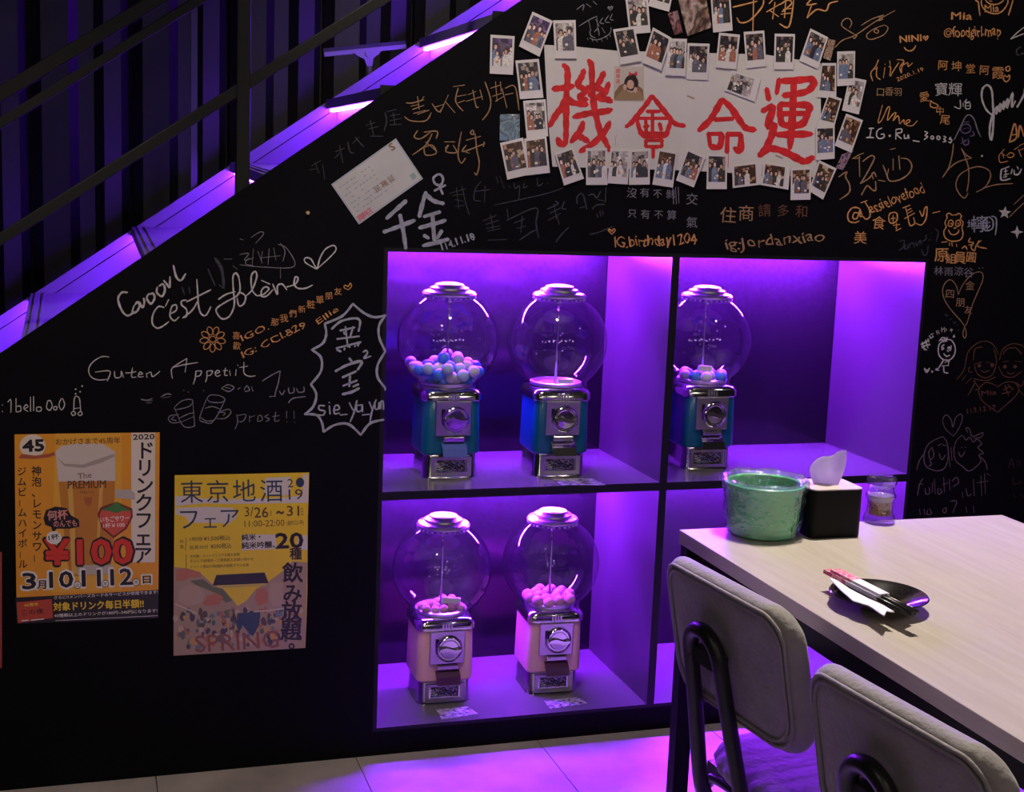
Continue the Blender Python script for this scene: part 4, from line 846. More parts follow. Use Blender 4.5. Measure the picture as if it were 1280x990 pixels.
part('strawberry', [Lk(P5, (384,507),(394,486),(440,476),(505,488),(507,513),(485,555),(440,588),(400,555))], PM_('berry', (.66,.10,.05)), y2-.00024, p1)
part('strawberry_leaf', [Lk(P5, (390,488),(425,472),(448,458),(460,459),(470,472),(508,490),(470,492),(450,500),(425,492))], PM_('leaf', (.06,.22,.05)), y2-.00028, p1)
t = MB(); text_fit(t, 'いちごサワー', P5(388,536), P5(500,528), 7, y2-.0003, .02); text_fit(t, '1杯￥100', P5(400,558), P5(482,553), 6, y2-.0003, .02); t.build('berry_lettering', PWHITE, p1)
part('cup_badge', [[P6(368+62*math.cos(k), 142+52*math.sin(k)) for k in [2*math.pi*i/24 for i in range(24)]]], PWHITE, y2-.0004, p1)
t = MB(); text_fit(t, '1杯', P6(328,165), P6(412,150), 7, y2-.00045, .03); t.build('badge_lettering', PM_('dark_green_ink', (.02,.06,.03)), p1)
part('bottom_band', [Lk(P5, (60,826),(340,812),(614,796),(612,905),(340,918),(65,928))], PM_('band_black', (.018,.014,.014)), y2-.00005, p1)
part('band_card', [Lk(P5, (64,845),(200,832),(205,905),(70,925))], PM_('band_red', (.50,.07,.03)), y2-.0001, p1)
t = MB(); text_fit(t, '45周年', P6(130,695), P6(245,685), 4, y2-.00015, .02); text_fit(t, '対象ドリンク毎日半額!!', P6(365,728), P6(1085,700), 10.5, y2-.00015, .03); t.build('yellow_lettering', PYEL, p1)
t = MB(); text_fit(t, 'この夜', P6(110,762), P6(285,748), 6.5, y2-.00015, .02); t.build('card_lettering', INK, p1)
t = MB(); text_fit(t, 'さらに!!メンバーズカードのサービスが併用できます!', P6(370,636), P6(1200,590), 4.5, y2-.00015, .01); text_fit(t, '40種類以上のドリンクが180円~340円になります!', P6(370,780), P6(1195,738), 4.5, y2-.00015, .01)
ribbon(t, [P6(110,806), P6(165,802)], 1.4, y2-.00015, 0); ribbon(t, [P6(185,802), P6(285,792)], 1.4, y2-.00015, 0); ribbon(t, [P6(380,805), P6(1200,765)], .6, y2-.00015, 0); t.build('white_lettering', PWHITE, p1)
# ---- poster 2 (yellow, sake fair)
G1 = cr(210, 585, 6.919); G2 = cr(210, 700, 6.919)
q2 = Lk(G1, (58,62),(600,52),(1222,38),(1210,420))+Lk(G2, (1205,300),(1188,760),(600,795),(48,828),(50,300))
p2 = slabq(q2, -.0006, .0006).build('poster', PM_('poster2_yellow', (.80,.56,.02))); tag(p2, 'yellow sake festival poster with a spring crowd painting, right one of the two posters', 'poster')
y3 = -.00135; part('cloud_stripe', [Lk(G1, (62,245),(200,240),(290,262),(540,270),(900,262),(1214,235),(1212,300),(560,310),(300,305),(62,330)), Lk(G1, (1165,55),(1214,52),(1214,240),(1165,240)),
    Lk(G1, (62,345),(330,335),(560,345),(600,420),(530,480),(180,470),(150,420),(62,400)), Lk(G1, (840,85),(1060,75),(1060,235),(830,235)), Lk(G1, (640,575),(930,575),(940,700),(640,712)), Lk(G1, (1120,590),(1205,580),(1205,710),(1120,700))], PM_('cloud_white', (.66,.60,.52)), y3, p2)
t = MB(); yb = y3-.0002
for c_, (cx, cy, s) in zip('東京地酒', ((205,205,29), (430,202,29), (660,197,29), (895,195,29))): char(t, c_, *G1(cx, cy), s, yb, -.004, -1)
for c_, (cx, cy, s) in zip('フェア', ((180,440,29), (365,455,22), (530,430,27))): char(t, c_, *G1(cx, cy), s, yb, -.002, -1)
text_fit(t, '2', G1(1035,168), G1(1085,166), 10.5, yb); text_fit(t, '19', G1(1045,275), G1(1168,270), 13, yb); flat(t, [G1(1142+36*math.cos(k), 125+42*math.sin(k)) for k in [2*math.pi*i/20 for i in range(20)]], yb); t.build('navy_lettering', PM_('navy', (.022,.045,.085)), p2)
t = MB(); text_fit(t, '3/', G1(665,420), G1(740,418), 12, yb); text_fit(t, '26', G1(748,430), G1(868,427), 13, yb, .01); text_fit(t, '~', G1(940,400), G1(1000,398), 4, yb, .02); text_fit(t, '31', G1(1030,415), G1(1135,413), 12.5, yb, .01); text_fit(t, '火', G1(880,420), G1(903,419), 9, yb); text_fit(t, '日', G1(1150,410), G1(1170,409), 9, yb)
text_fit(t, '11:00-22:00', G1(662,512), G1(1008,500), 8, yb, .005); text_fit(t, '(最終日21時)', G1(1028,505), G1(1175,495), 7, yb); text_fit(t, '1時間', G1(190,634), G1(295,630), 5, yb); text_fit(t, '¥1,500税込', G1(310,634), G1(540,625), 6.5, yb, .01); text_fit(t, '延長30分', G1(188,705), G1(350,698), 5, yb); text_fit(t, '¥500税込', G1(370,700), G1(550,692), 6.5, yb, .01)
text_fit(t, '大吟醸・スパークリングも飲み放題', G1(190,780), G1(620,760), 4, yb); text_fit(t, '手ぶらで会場内・ご家族友人お誘い合わせ', G1(190,820), G1(740,800), 4, yb); text_fit(t, 'イベント限定の和酒飲み放題プランも有', G2(190,75), G2(700,55), 4, yb)
ribbon(t, [G1(155,605), G1(152,715)], .7, yb, 0); ribbon(t, [G1(155,745), G2(158,75)], .7, yb, 0); char(t, '料', *G1(120,635), 5, yb); char(t, '金', *G1(120,680), 5, yb); t.build('brown_lettering', PM_('olive_ink', (.10,.055,.02)), p2)
t = MB(); text_fit(t, '純米・', G1(638,628), G1(800,622), 8, yb, .03); text_fit(t, '純米吟醸、', G1(638,700), G1(925,690), 8.5, yb, .03); text_fit(t, '20', G1(935,695), G1(1168,688), 18.5, yb, .035); t.build('black_lettering', INK, p2)
yp = y3-.00006
def P2(name, col, *polys, dy=0): return part(name, [[G2(*p) for p in P] for P in polys], PM_('pa_'+name, col), yp-dy, p2)
P2('tree_ground', (.40,.28,.18), [(50,60),(150,70),(280,110),(390,215),(480,250),(580,370),(600,400),(600,796),(48,828)], [(600,400),(680,350),(760,250),(865,190),(1000,90),(1075,10),(1205,20),(1188,760),(600,796)])
P2('blossom', (.48,.17,.09), [(75,80),(160,70),(280,105),(285,150),(200,150),(130,180),(70,180)], [(340,310),(420,285),(480,320),(450,380),(350,400),(300,380)], [(770,250),(830,240),(870,290),(860,370),(780,400),(750,330)], dy=.00003)
P2('pale_blossom', (.46,.32,.22), [(100,260),(180,210),(260,225),(320,290),(290,370),(180,400),(90,360)], [(890,200),(990,190),(1000,400),(900,400),(870,290)], dy=.00003)
P2('pine', (.14,.15,.08), [(190,180),(300,165),(390,230),(470,250),(560,350),(500,370),(400,280),(240,215)], [(480,440),(560,420),(580,490),(500,500)], dy=.00004)
P2('gate_roof', (.022,.018,.03), [(418,130),(836,108),(870,200),(385,222)], dy=.00012)
P2('gate_eave', (.55,.42,.12), [(430,225),(850,205),(845,222),(470,243)], dy=.00011)
P2('banner_pole', (.55,.45,.33), [(60,372),(250,455),(250,470),(60,385)], [(740,440),(870,430),(1000,412),(1000,425),(870,445),(740,455)], dy=.00012)
t = MB(); rr_ = random.Random(9); cols = [(.10,.07,.05),(.40,.22,.10),(.08,.14,.13),(.50,.38,.24),(.45,.14,.08),(.14,.20,.22),(.55,.30,.06),(.06,.05,.07)]
crowd = [MB() for _ in cols]
for i in range(210):
    cx, cy = rr_.uniform(65, 1150), rr_.uniform(430, 775-.03*0); k = rr_.randrange(len(cols)); rx, ry = rr_.uniform(12, 34), rr_.uniform(18, 48)
    if cy > 800-(cx-50)*.055-ry-8 or cx > 1185-rx: continue
    n = 7; ph = rr_.random()*3; flat(crowd[k], [G2(cx+rx*math.cos(ph+2*math.pi*j/n)*rr_.uniform(.7,1), cy+ry*math.sin(ph+2*math.pi*j/n)*rr_.uniform(.7,1)) for j in range(n)], yp-.00006-.0000003*i)
for k, c_ in enumerate(cols): tag(crowd[k].build('crowd_figures', PM_('crowd%d' % k, c_), p2), kind='stuff')
P2('blue_coat', (.03,.06,.11), [(600,460),(800,450),(790,560),(735,660),(700,630),(640,560),(620,620),(590,560)], dy=.00015)
t = MB(); text_fit(t, 'SPRING', G2(240,800), G2(960,755), 21, yp-.0002, .01)
t.build('sign_lettering', PM_('rust', (.26,.09,.05)), p2)
t = MB()
for c_, (cx, cy, s) in zip('種飲み放題。', ((1105,-55,15), (1078,108,25), (1075,285,24), (1070,440,25), (1065,605,26), (1118,700,22))):
    char(t, c_, *G2(cx, cy), s, yp-.0003, .028)
t.build('black_column', INK, p2)
# slivers of a third poster at the left edge of the picture
o = slabq([(-9,690),(2.5,690),(2.5,835),(-9,836)], -.0006).build('poster', PM_('sliver', (.30,.05,.04))); tag(o, 'reddish edge of a paper poster cut by the left border of the picture', 'poster')
# hook
hk = MB().lathe([(0, 0), (.004, 0), (.0045, .004), (.003, .007), (0, .007)], 14).build('wall_peg', mat('brass_peg', (.6,.45,.22), .35), smooth='auto'); hk.rotation_euler = (math.pi/2, 0, 0)
hk.location = wp(384.5, 266, -.0002); tag(hk, 'tiny pale brass peg in the black wall, left of the laminated certificate', 'peg')
# ================================================================ MARKER DRAWINGS AND SIGNATURES ON THE BLACK WALL
def chalk(name, c): return mat(name, c, .6, spec=.25, noise=.22, nscale=120)
CW = chalk('white_marker', (.52,.51,.49)); CG = chalk('worn_white_marker', (.20,.20,.22)); CF = chalk('faint_grey_marker', (.050,.050,.062)); CS = chalk('silver_marker', (.33,.35,.40))
CO = chalk('orange_marker', (.60,.29,.10)); CB = chalk('bronze_marker', (.34,.20,.10)); CD = chalk('faded_bronze_marker', (.12,.055,.03)); CM = chalk('faded_mauve_marker', (.14,.105,.115))
WY = -.0007; _d = [0]
class Dd:
    def __init__(s, name, label, m_): s.mb = MB(); s.n = name; s.l = label; s.m = m_; s.rs = random.Random(_d[0]); _d[0] += 1; s.y = WY-.000004*(_d[0] % 20)
    def st(s, K, txt, w, taper=.35, smooth=True):
        f = cr(*K)
        for i, q in enumerate(parse(txt)): s.y -= .0000004; ribbon(s.mb, [f(*p) for p in q], w, s.y, taper, smooth, wv=.12, seed=i)
        return s
    def dot(s, K, pts, r):
        f = cr(*K)
        for p in pts: c = f(*p); flat(s.mb, [(c[0]+r*math.cos(a), c[1]+r*math.sin(a)) for a in [2*math.pi*k/10 for k in range(10)]], s.y)
        return s
    def t(s, txt, bl, br, h, off=0.0, jit=1): text_fit(s.mb, txt, bl, br, h, s.y, off, jit); return s
    def cj(s, txt, bl, br, size, off=0.0): # hand-lettered characters centred along bl -> br
        n = len(txt); ang = math.degrees(math.atan2(-(br[1]-bl[1]), br[0]-bl[0]))
        for i, c in enumerate(txt):
            u = (i+.5)/n; char(s.mb, c, bl[0]+(br[0]-bl[0])*u, bl[1]+(br[1]-bl[1])*u+s.rs.uniform(-.06, .06)*size, size*s.rs.uniform(.92, 1.08), s.y, off, -ang*-1*-1+s.rs.uniform(-6, 6) if False else s.rs.uniform(-6, 6)-ang*0)
        return s
    def done(s): o = s.mb.build(s.n, s.m, wall); o['label'] = s.l; return o
WR, DR = 'marker_writing', 'marker_drawing'
K5 = (130,320,4.267)
Dd(WR, 'large white cursive greeting in French', CW).st(K5, "125,195 95,195 75,230 95,290 125,318 160,300;160,265 152,300 175,295 190,265 178,245 165,262;190,245 205,275 215,250 212,225;240,200 228,225 250,255 270,225 262,200 245,205;285,165 282,195 310,215 325,180 315,150 295,160;318,130 335,150 350,165 352,110;370,50 385,110 410,130 435,95", 2.6)\
 .st(K5, "320,275 290,270 262,310 258,360 285,385 320,370 345,350;345,232 328,268;350,310 385,290 385,262 362,270 352,320 375,345 400,325;440,235 415,240 415,262 440,285 440,320 420,330;495,125 500,200 505,270 520,310 545,315 570,270;440,245 500,215 570,180;420,330 470,290 500,240", 2.0)\
 .st(K5, "610,232 650,205 700,190;720,110 705,90 688,110 690,180 695,260 670,320 630,335 600,300 605,275 650,245 720,200 720,120 700,90;705,215 725,195 755,215 745,255 720,265 710,225;755,215 790,180 815,110 805,82 785,110 790,180 815,212;815,212 850,205 880,175 860,165 840,185 842,215 870,212 900,180;840,130 885,150;900,150 925,205 925,160 950,150 975,180;975,165 1020,150 1035,120 1020,112 1015,150 1035,172 1075,172 1112,155", 2.0).done()
Dd(DR, 'small white outline heart beside the French greeting', CW).st((130,280,3.536), "940,200 890,170 890,150 915,155 940,195 955,150 980,110 1015,95 1025,115 995,150 940,200", 1.7).done()
Dd(WR, 'faint crossed-out grey signature above the French greeting', CG).st((130,280,3.536), "600,65 615,70;650,60 690,35 705,45 670,85;600,135 640,130 620,160 660,150;530,155 565,155;660,110 655,185;680,120 700,175;700,120 695,160;730,110 725,180;750,105 760,160;780,85 800,120 790,165;690,150 780,140;600,180 700,190 840,188 810,110 770,90;780,190 780,240;640,150 625,175 660,185", 1.0).done()
Dd(WR, 'rubbed-out grey smudges left of the cursive name', CF).st((130,280,3.536), "490,150 520,200 530,280;460,200 490,270;345,280 355,310;375,280 380,305;570,185 590,200;510,270 530,285", 4, .6).done()
K6 = (240,340,6.095)
fl = Dd(DR, 'small orange eight-petal flower', CO)
fx, fy = K6[0]+158/K6[2], K6[1]+512/K6[2]
fl.st((0,0,1), ' '.join('%.2f,%.2f' % (fx+4.2*math.cos(a), fy+3.6*math.sin(a)) for a in [2*math.pi*k/14 for k in range(15)]), 1.1)
for k in range(9):
    a = 2*math.pi*k/9+.2; c, s_ = math.cos(a), math.sin(a); P = []
    for (u, v) in ((5, 0), (8, 2.6), (13, 3.1), (16.2, 0), (13, -3.1), (8, -2.6), (5, 0)): P.append('%.2f,%.2f' % (fx+u*c-v*s_, fy+u*s_+v*c))
    fl.st((0,0,1), ' '.join(P), 1.1)
fl.done()
Dd(WR, 'slanting orange dedication ending in a heart', CO).cj('喜歡', (295, 413), (296.5, 438), 9.5).t('IGO.', (303,427), (337,411), 8).cj('那我們新粧單朋友', (338,406), (428,361), 10).t('IG: CCI.829', (304,448), (383,409), 8.5).t('Ellie', (398,406), (424,388), 7)\
 .st(K6, "1190,135 1160,120 1165,100 1190,110 1205,85 1215,110 1190,137", 1.3).done()
K7 = (100,430,4.414)
Dd(WR, 'white handwritten German dining wish', CW).st(K7, "160,72 120,70 70,100 48,140 60,180 100,198 150,195;85,155 165,150 150,205;190,150 195,185 225,180 228,150 240,185;250,160 280,158 310,152;290,130 285,180 310,182;320,170 345,165 330,155 322,180 350,180;365,160 370,185;370,165 390,155 400,180 430,160 440,150;510,190 505,140 540,110 590,80;590,80 580,155;510,130 570,115 650,102;640,150 635,190 625,222;638,150 670,150 660,175 635,178;700,150 700,185 692,210;700,150 730,148 722,170 698,176;745,165 770,155 760,145 745,160 755,178 775,172;803,132 798,170 815,172;788,148 814,146;825,145 830,175;862,140 858,175;870,115 872,120;880,130 925,122;905,100 905,160 935,178 968,175", 1.35).done()
Dd(DR, 'two white beer mugs clinking', CG).st(K7, "520,350 560,315 610,305 622,320 600,345 530,362 520,350;522,355 560,440 590,460 625,455 632,440 622,320;545,410 600,385 628,380;560,430 630,400;545,390 500,395 488,415 510,435 560,430;520,400 505,415 530,422", 1.2)\
 .st(K7, "700,300 720,282 770,285 800,305 780,322 720,320 700,300;698,305 660,410 690,432 725,435 760,390 800,310;690,355 730,345 775,360;665,405 700,425 740,420;775,372 820,360 832,380 800,410 755,412;760,375 800,380 790,395", 1.2).done()
Dd(WR, 'small white toast word with two exclamation marks', CG).st(K7, "865,390 870,430 855,470;865,395 915,390 900,425 868,428;935,395 935,430;935,405 965,395;985,395 980,425 1005,420 1000,395 985,395;1040,390 1020,400 1045,415 1025,428;1060,400 1100,395;1080,375 1075,425 1100,420;1140,370 1140,410;1142,428 1143,432;1180,368 1182,412;1183,430 1184,434", 1.1).done()
Dd(WR, 'tall thin white number and short signature', CG).st(K7, "1005,205 1060,170 1105,148;1105,148 1095,210 1078,270 1075,290;1045,290 1080,288;1100,260 1115,280 1130,255;1150,240 1155,270 1180,265 1180,240;1195,245 1205,265 1235,262 1235,235;1150,325 1175,300 1245,290", 1.4)\
 .st(K7, "780,245 815,225 850,240 820,262 780,245;800,240 830,245;870,250 885,240;905,255 920,230 935,255 910,262;945,235 955,260", 1.4).done()
Dd(WR, 'small white scribble marks left of the mugs', CG).st(K7, "335,305 370,310 400,300;365,325 395,325;375,315 400,312;445,292 480,275 505,280;455,298 500,290;570,255 575,258;595,262 600,268;680,255 684,260", 1.6, .6).done()
k0 = (0, 480, 3.095)
Dd(WR, 'white handwritten account name at the left border', CW).st(k0, "8,80 10,82;8,105 10,107;30,70 42,62 42,110;62,55 62,108;62,88 78,85 80,104 62,108;95,95 108,88 100,80 92,95 108,106;118,50 118,106;130,48 130,104;142,90 158,90 158,104 142,104 142,92;185,65 180,90 192,102 202,85 195,65 185,66;208,88 220,88 218,100 208,98 208,88;238,55 228,80 238,100 250,80 242,56", 1.35, .2)\
 .st(k0, "285,105 288,55 298,48 308,60 312,105;275,112 285,105 292,115 282,122 275,112;300,115 312,106 318,116 308,122 300,115;288,95 310,92", 1.4).dot(k0, [(293,20),(310,30),(293,38),(318,8)], 1.1).done()
K4 = (380,370,5.21)
Dd(DR, 'spiky silver speech-burst outline touching the niche edge', CS).st(K4, "135,180 250,130 318,50;318,50 390,110 460,138 532,125;532,125 490,190 490,270 530,360;530,360 480,450 480,530 530,600;530,600 528,612;135,180 145,250 120,310 50,350;50,350 110,400 110,490 45,575;45,575 80,640 60,720 5,770;5,770 80,775 115,820 128,885;128,885 200,840 290,835 370,905;370,905 430,830 520,805", 3.0, .2).done()
Dd(WR, 'bold silver name of two characters inside the burst', CS).st(K4, "180,215 240,165 330,145 365,165 355,230;235,225 330,205;260,235 265,250;215,280 360,262;270,200 285,330;320,200 300,270;210,340 370,300;215,350 240,362;265,340 262,352;295,325 298,335;335,320 330,330;360,300 350,325", 2.9, .2)\
 .st(K4, "295,405 310,425;205,490 280,450 375,425 350,480;250,530 340,490;300,520 295,590;255,585 345,550;320,590 355,575;250,640 310,625 360,600", 3.4, .2).st(K4, "385,365 405,355 412,375 390,405 435,392", 2.4).done()
Dd(WR, 'silver account name along the bottom of the burst', CS).st(K4, "135,715 100,715 100,740 135,750 125,775 90,775;165,715 170,770;163,692 166,696;195,745 230,735 220,712 200,720 198,765 232,762;235,775 282,770;295,695 320,745;345,680 325,760 300,820;380,710 345,715 345,750 375,745 378,705 382,755;380,775 425,770;425,690 445,740;470,675 440,760 430,825;460,690 465,735 485,730 490,690 492,735;500,735 502,690 515,690 518,740", 2.1, .2).done()
KS = (380, 170, 4.267)
Dd(DR, 'thick silver female sign above the large characters', CS).st(KS, "712,205 690,225 700,255 730,260 742,230 730,207 712,205;720,262 740,310;695,292 755,262", 3.0, .1).done()
Dd(WR, 'two large thick silver characters left of the niches', CS).st(KS, "545,345 500,385 440,440;425,512 500,485 590,450;512,420 530,510 543,600;650,300 635,350 615,430;650,310 690,345 745,360;640,430 725,405;615,490 690,470 755,450;685,420 695,555;640,530 665,545;735,505 710,545;635,585 700,570 770,550", 5.2, .15).done()
Dd(WR, 'small bold silver date under the large characters', CS).t('114.11.18', (553,313), (594,299), 9, .03).done()
C1 = (400,90,4.923)
Dd(WR, 'large bronze signature in flowing characters, upper line', CB).st(C1, "530,190 570,190 640,170;600,150 610,230;570,230 640,205;575,255 650,235;620,180 640,150;520,275 560,300 650,300 685,250;560,210 610,200;600,260 670,235;690,195 730,245 760,210;710,215 760,200;740,250 790,140;770,180 830,250;820,90 890,80;850,100 835,180 880,240;845,150 900,140;850,190 890,175;910,140 960,120;900,180 1000,150;940,110 960,210 975,215;1015,60 1050,170 1040,240 1000,295;985,110 1000,170;1050,100 1110,80;1080,60 1090,180;1110,60 1115,120;1060,150 1120,130;1120,100 1150,220;1140,100 1200,90 1225,235;1140,140 1190,130;1080,180 1130,150", 1.5).done()
Dd(WR, 'large bronze signature in flowing characters, lower line', CB).st(C1, "600,360 580,400 620,410 680,370;640,370 720,365 715,410;690,380 650,450 570,510;650,430 720,490;640,460 650,510 715,500 690,450 640,465;765,430 830,430;770,470 790,450 775,490 840,495 820,450;870,370 855,450 850,520 870,560 895,530;940,355 925,375 945,385 945,360;900,420 990,395;900,450 880,490 1015,440;920,500 890,490;955,380 965,480 980,560 965,630 950,620;1010,430 1005,460", 1.6).done()
Dd(WR, 'faint grey characters climbing beside the stair edge', CF).st(C1, "95,490 150,470;120,450 140,560;120,500 90,530;170,430 185,490 210,500;215,400 250,440 270,460;200,440 240,400;280,330 340,310;310,300 330,390;300,350 360,335;310,395 390,395;400,250 410,300 395,360;410,245 470,230;430,270 490,260;450,250 460,320;430,300 500,285;430,325 500,322", 1.5)\
 .st(KS, "40,160 90,130;60,140 80,200;100,150 110,230;30,180 70,175", 1.3).done()
C2 = (560,210,5.82)
Dd(WR, 'faint grey wide signature with underline below the left photos', CF).st(C2, "10,185 130,150;60,140 80,300;30,200 120,190;50,230 110,240;50,280 120,270;100,130 130,260 155,340;240,100 200,150 190,230 240,240;200,170 310,155;270,130 265,250;350,60 365,110;375,60 410,150;440,135 455,140;480,110 490,150 520,130 515,230;555,110 550,145 580,130;650,70 655,130 690,110;720,110 730,115;335,270 500,235 700,190 840,145", 1.2).done()
Dd(WR, 'faint grey brushed characters in a row above the left niche', CF).st(C2, "255,385 350,345;310,340 330,450;275,410 370,380;280,440 380,420;290,460 380,440;290,525 430,520;430,300 440,380;430,380 640,290 640,400 660,510;480,400 560,370;540,350 530,470;500,440 570,420;520,525 600,470 640,450;720,300 800,260 780,240;740,330 820,290;770,260 790,370;730,380 820,330;850,240 830,290 860,300;790,340 810,410;880,430 820,490 785,540", 1.6)\
 .st(C2, "940,260 940,210 980,190 1010,300;960,290 1000,280;1020,200 1060,190 1080,220 1110,170;1150,140 1145,250;1090,230 1140,240;1050,300 1080,270 1140,265;1080,330 1090,360;1105,310 1110,350;1125,310 1130,340;1030,482 1090,470 1200,425", 1.7).done()
C3 = (760,220,4.267)
Dd(WR, 'two short rows of small white characters under the middle photos', CG).cj('沒有不剝', (782,240), (846,243), 12, -.005).cj('只有不算', (782,267), (848,269), 12, -.005).cj('交', (859,248), (871,248), 15).cj('氣', (859,278), (871,278), 14).st(C3, "345,60 350,150;360,60 365,150;375,60 378,145", 1.2).done()
Dd(WR, 'orange account name with a small heart above the niche divider', CO).t('IG.birthday1204', (768,314), (871,309), 18, -.004).st(C3, "20,310 2,290 10,284 20,294 30,282 38,290 20,312", 1.6).done()
Dd(WR, 'large bronze characters fading to the right above the right niche', CB).cj('住商', (899,270), (944,266), 19, -.006).done()
Dd(WR, 'nearly invisible brown characters continuing the bronze ones', CD).cj('請多和', (944,262), (1014,264), 17, -.006).done()
Dd(WR, 'orange account name right of the divider, above the right niche', CB).t('ig:Jordanxiao', (908,317), (1031,305), 18, -.004).done()
C8 = (700,0,3.368)
Dd(WR, 'small white scribbled name with a heart over the banner', CG).st(C8, "70,40 100,20 95,45;110,15 130,30;140,5 155,20;80,110 120,85 155,68;120,85 130,130;150,80 165,110;155,70 160,130;180,75 168,95 185,100;205,65 190,90 210,95;220,58 212,80 225,85;125,130 130,150 150,160;145,135 160,120 165,150;175,115 190,140;125,160 150,168 180,160 210,140 215,115;115,160 118,168;135,165 138,175;155,170 157,178;175,165 178,175;195,155 200,165;207,145 213,155", 1.1)\
 .st(C8, "210,42 202,32 207,28 211,34 217,27 221,33 211,44", 1.4).done()
Dd(WR, 'large orange brush signature cut by the top of the picture', CO).st(C8, "728,30 770,20 830,5;815,0 812,130;745,75 760,95 800,85 850,30 858,-5", 1.9).st(C8, "900,-5 880,15;870,50 930,15;905,10 895,80;885,45 920,70;925,20 960,0 975,15 935,50;940,40 975,35;930,60 970,55;950,10 945,75;925,100 965,110 985,-5", 1.9).st(C8, "1060,-5 1040,20 1080,15;1060,20 1040,75;1040,75 1080,40 1120,45 1135,15 1170,5", 1.9).done()
R1 = (1040,0,9.143)
Dd(WR, 'bronze pen signature with a loop, upper right', CB).st(R1, "30,545 120,460 270,400 490,250 720,120;285,385 265,435 240,430;290,410 170,340 110,290 130,230 190,210 225,260 200,320;335,290 450,220 590,170;500,240 580,220 540,200 590,175;600,285 480,330 395,400 430,450 520,430 600,390 640,320 600,285;510,320 480,360 520,380 530,350 500,330", 1.25).done()
Dd(WR, 'small orange name with a heart and a smile', CO).t('NINI', (1125,53), (1152,51), 8, .03, 0).st(R1, "825,540 850,570 890,582 930,565 958,520;1070,460 1045,430 1055,415 1070,430 1090,412 1095,430 1072,462;1068,440 1074,445", 1.7).done()
R2 = (1080,60,8.25)
Dd(WR, 'orange scribbled signature with a date, right of the photo columns', CO).st(R2, "150,120 120,190 70,260 90,340;135,190 130,290 170,325;100,220 140,210;215,165 218,172;215,200 200,310;265,130 270,175;255,195 275,200 265,290;275,290 300,240 360,150;340,120 410,130 390,200 385,255 370,200 410,140;400,180 450,150 455,190 500,155", 1.3).t('2020.1.19', (1122,102), (1155,88), 5, -.0).done()
Dd(WR, 'small orange three-character word under the scribbled signature', CB).cj('口香羽', (1095,115), (1128,114), 11).done()
Dd(WR, 'short orange cursive word', CO).st(R2, "190,590 165,680 145,770 185,740 240,620 265,620 240,745 300,680 330,670 300,750 345,700 360,720 370,780 410,740 420,785 470,760 470,740 440,750 440,795 500,800 550,750", 1.3).done()
Dd(WR, 'white handwritten account name in the right part of the wall', CW).st(R2, "50,830 75,828 100,828;75,830 60,920;25,925 60,922 100,925;185,825 140,850 130,905 160,935 205,920 205,890 175,890;330,840 328,940;330,840 385,835 385,870 335,885 385,935;415,890 420,930 450,925 455,895 465,935;505,955 570,965;625,860 655,875 630,900 655,915 620,945;700,905 688,925 705,940 720,925 705,905;765,905 750,925 768,945 785,925 768,905;820,910 845,920 825,940 845,960 815,970;895,920 880,940 905,945 895,975 872,970", 1.6, .2).dot(R2, [(265,905)], 1.5).done()
R3 = (1160,0,9)
Dd(DR, 'orange head drawing cut by the top of the picture', CO).st(R3, "600,-10 605,60 650,120 720,150 790,150 850,110 895,40 898,-10;640,-10 680,35 740,50 800,40 850,5;530,-5 550,15 565,20 575,100 585,175;960,-10 930,90 905,170;690,10 720,15", 1.7).t('Mia', (1231,15.5), (1249,14.5), 9, .01).done()
Dd(WR, 'small orange handwritten first name with its account name below', CO).t('Mia', (1189,24.5), (1215,24.5), 9, .02).t('foodgirl.map', (1191,51), (1251,48.5), 17, .01).st(R3, "245,350 215,350 210,385 235,395 250,370 250,350 255,385 268,375;270,375 262,335 225,322 188,350 190,400 225,418 258,405", 1.1).done()
Dd(WR, 'row of orange characters ending in two little circles', CO).cj('阿坤堂阿', (1170,80), (1239,89), 13).cj('霞', (1240,91), (1255,91), 15).st(R3, "900,745 875,765 890,800 920,785 915,750 900,745;860,845 850,890 880,920 915,890 915,845 890,865 862,845", 1.6).done()
R4 = (1160,90,6.6)
Dd(WR, 'white name of two bold characters and two small ones', CW).cj('寶輝', (1168,112), (1203,112), 17, .0).st(R4, "265,230 265,300 215,285;290,255 290,285;320,225 305,250 345,245;310,260 345,255 345,300 310,300 310,262;312,280 345,278", 1.3).done()
Dd(WR, 'slanting orange characters with a heart between', CO).cj('愛', (1150,121), (1161,121), 12).cj('中', (1170,139), (1180,139), 10).cj('尾', (1175,150), (1188,150), 13).st(R4, "20,235 45,255 70,265 85,285 50,295 20,280 22,240", 1.4).done()
Dd(WR, 'big white looping signature near the right border', CW).st(R4, "530,355 480,310 445,220 450,140 490,108 525,150 535,260 540,380 535,480 522,560 508,500 520,400 560,300 580,290 560,350 600,260 590,330 630,240 620,310 660,220 650,300 700,170 690,290 720,240;735,290 790,190 800,130", 2.6, .2).st(R4, "0,0 0,1", .1).st(R3, "930,440 1000,370 1090,300;930,440 1010,405 1090,375", 1.4).done()
Dd(WR, 'small grey letters cut by the right border', CF).st(R3, "1045,525 1000,560 1000,610 1030,620;1060,590 1050,610 1080,600", 1.8).done()
Dd(DR, 'thin white hood outline with a small purple face in it', CG).st(R4, "215,560 270,450 310,370 345,355 380,390 410,480 435,535", 1.5).done()
Dd(DR, 'small dim purple face drawing', chalk('purple_marker', (.14,.10,.22))).st(R4, "280,440 270,480 300,505 345,490 350,450 320,430 280,440;300,415 340,410;295,470 310,465;325,460 335,465;370,490 380,520 345,530;280,540 300,600 335,590 330,550;270,590 320,560;300,560 310,580", 1.4).done()
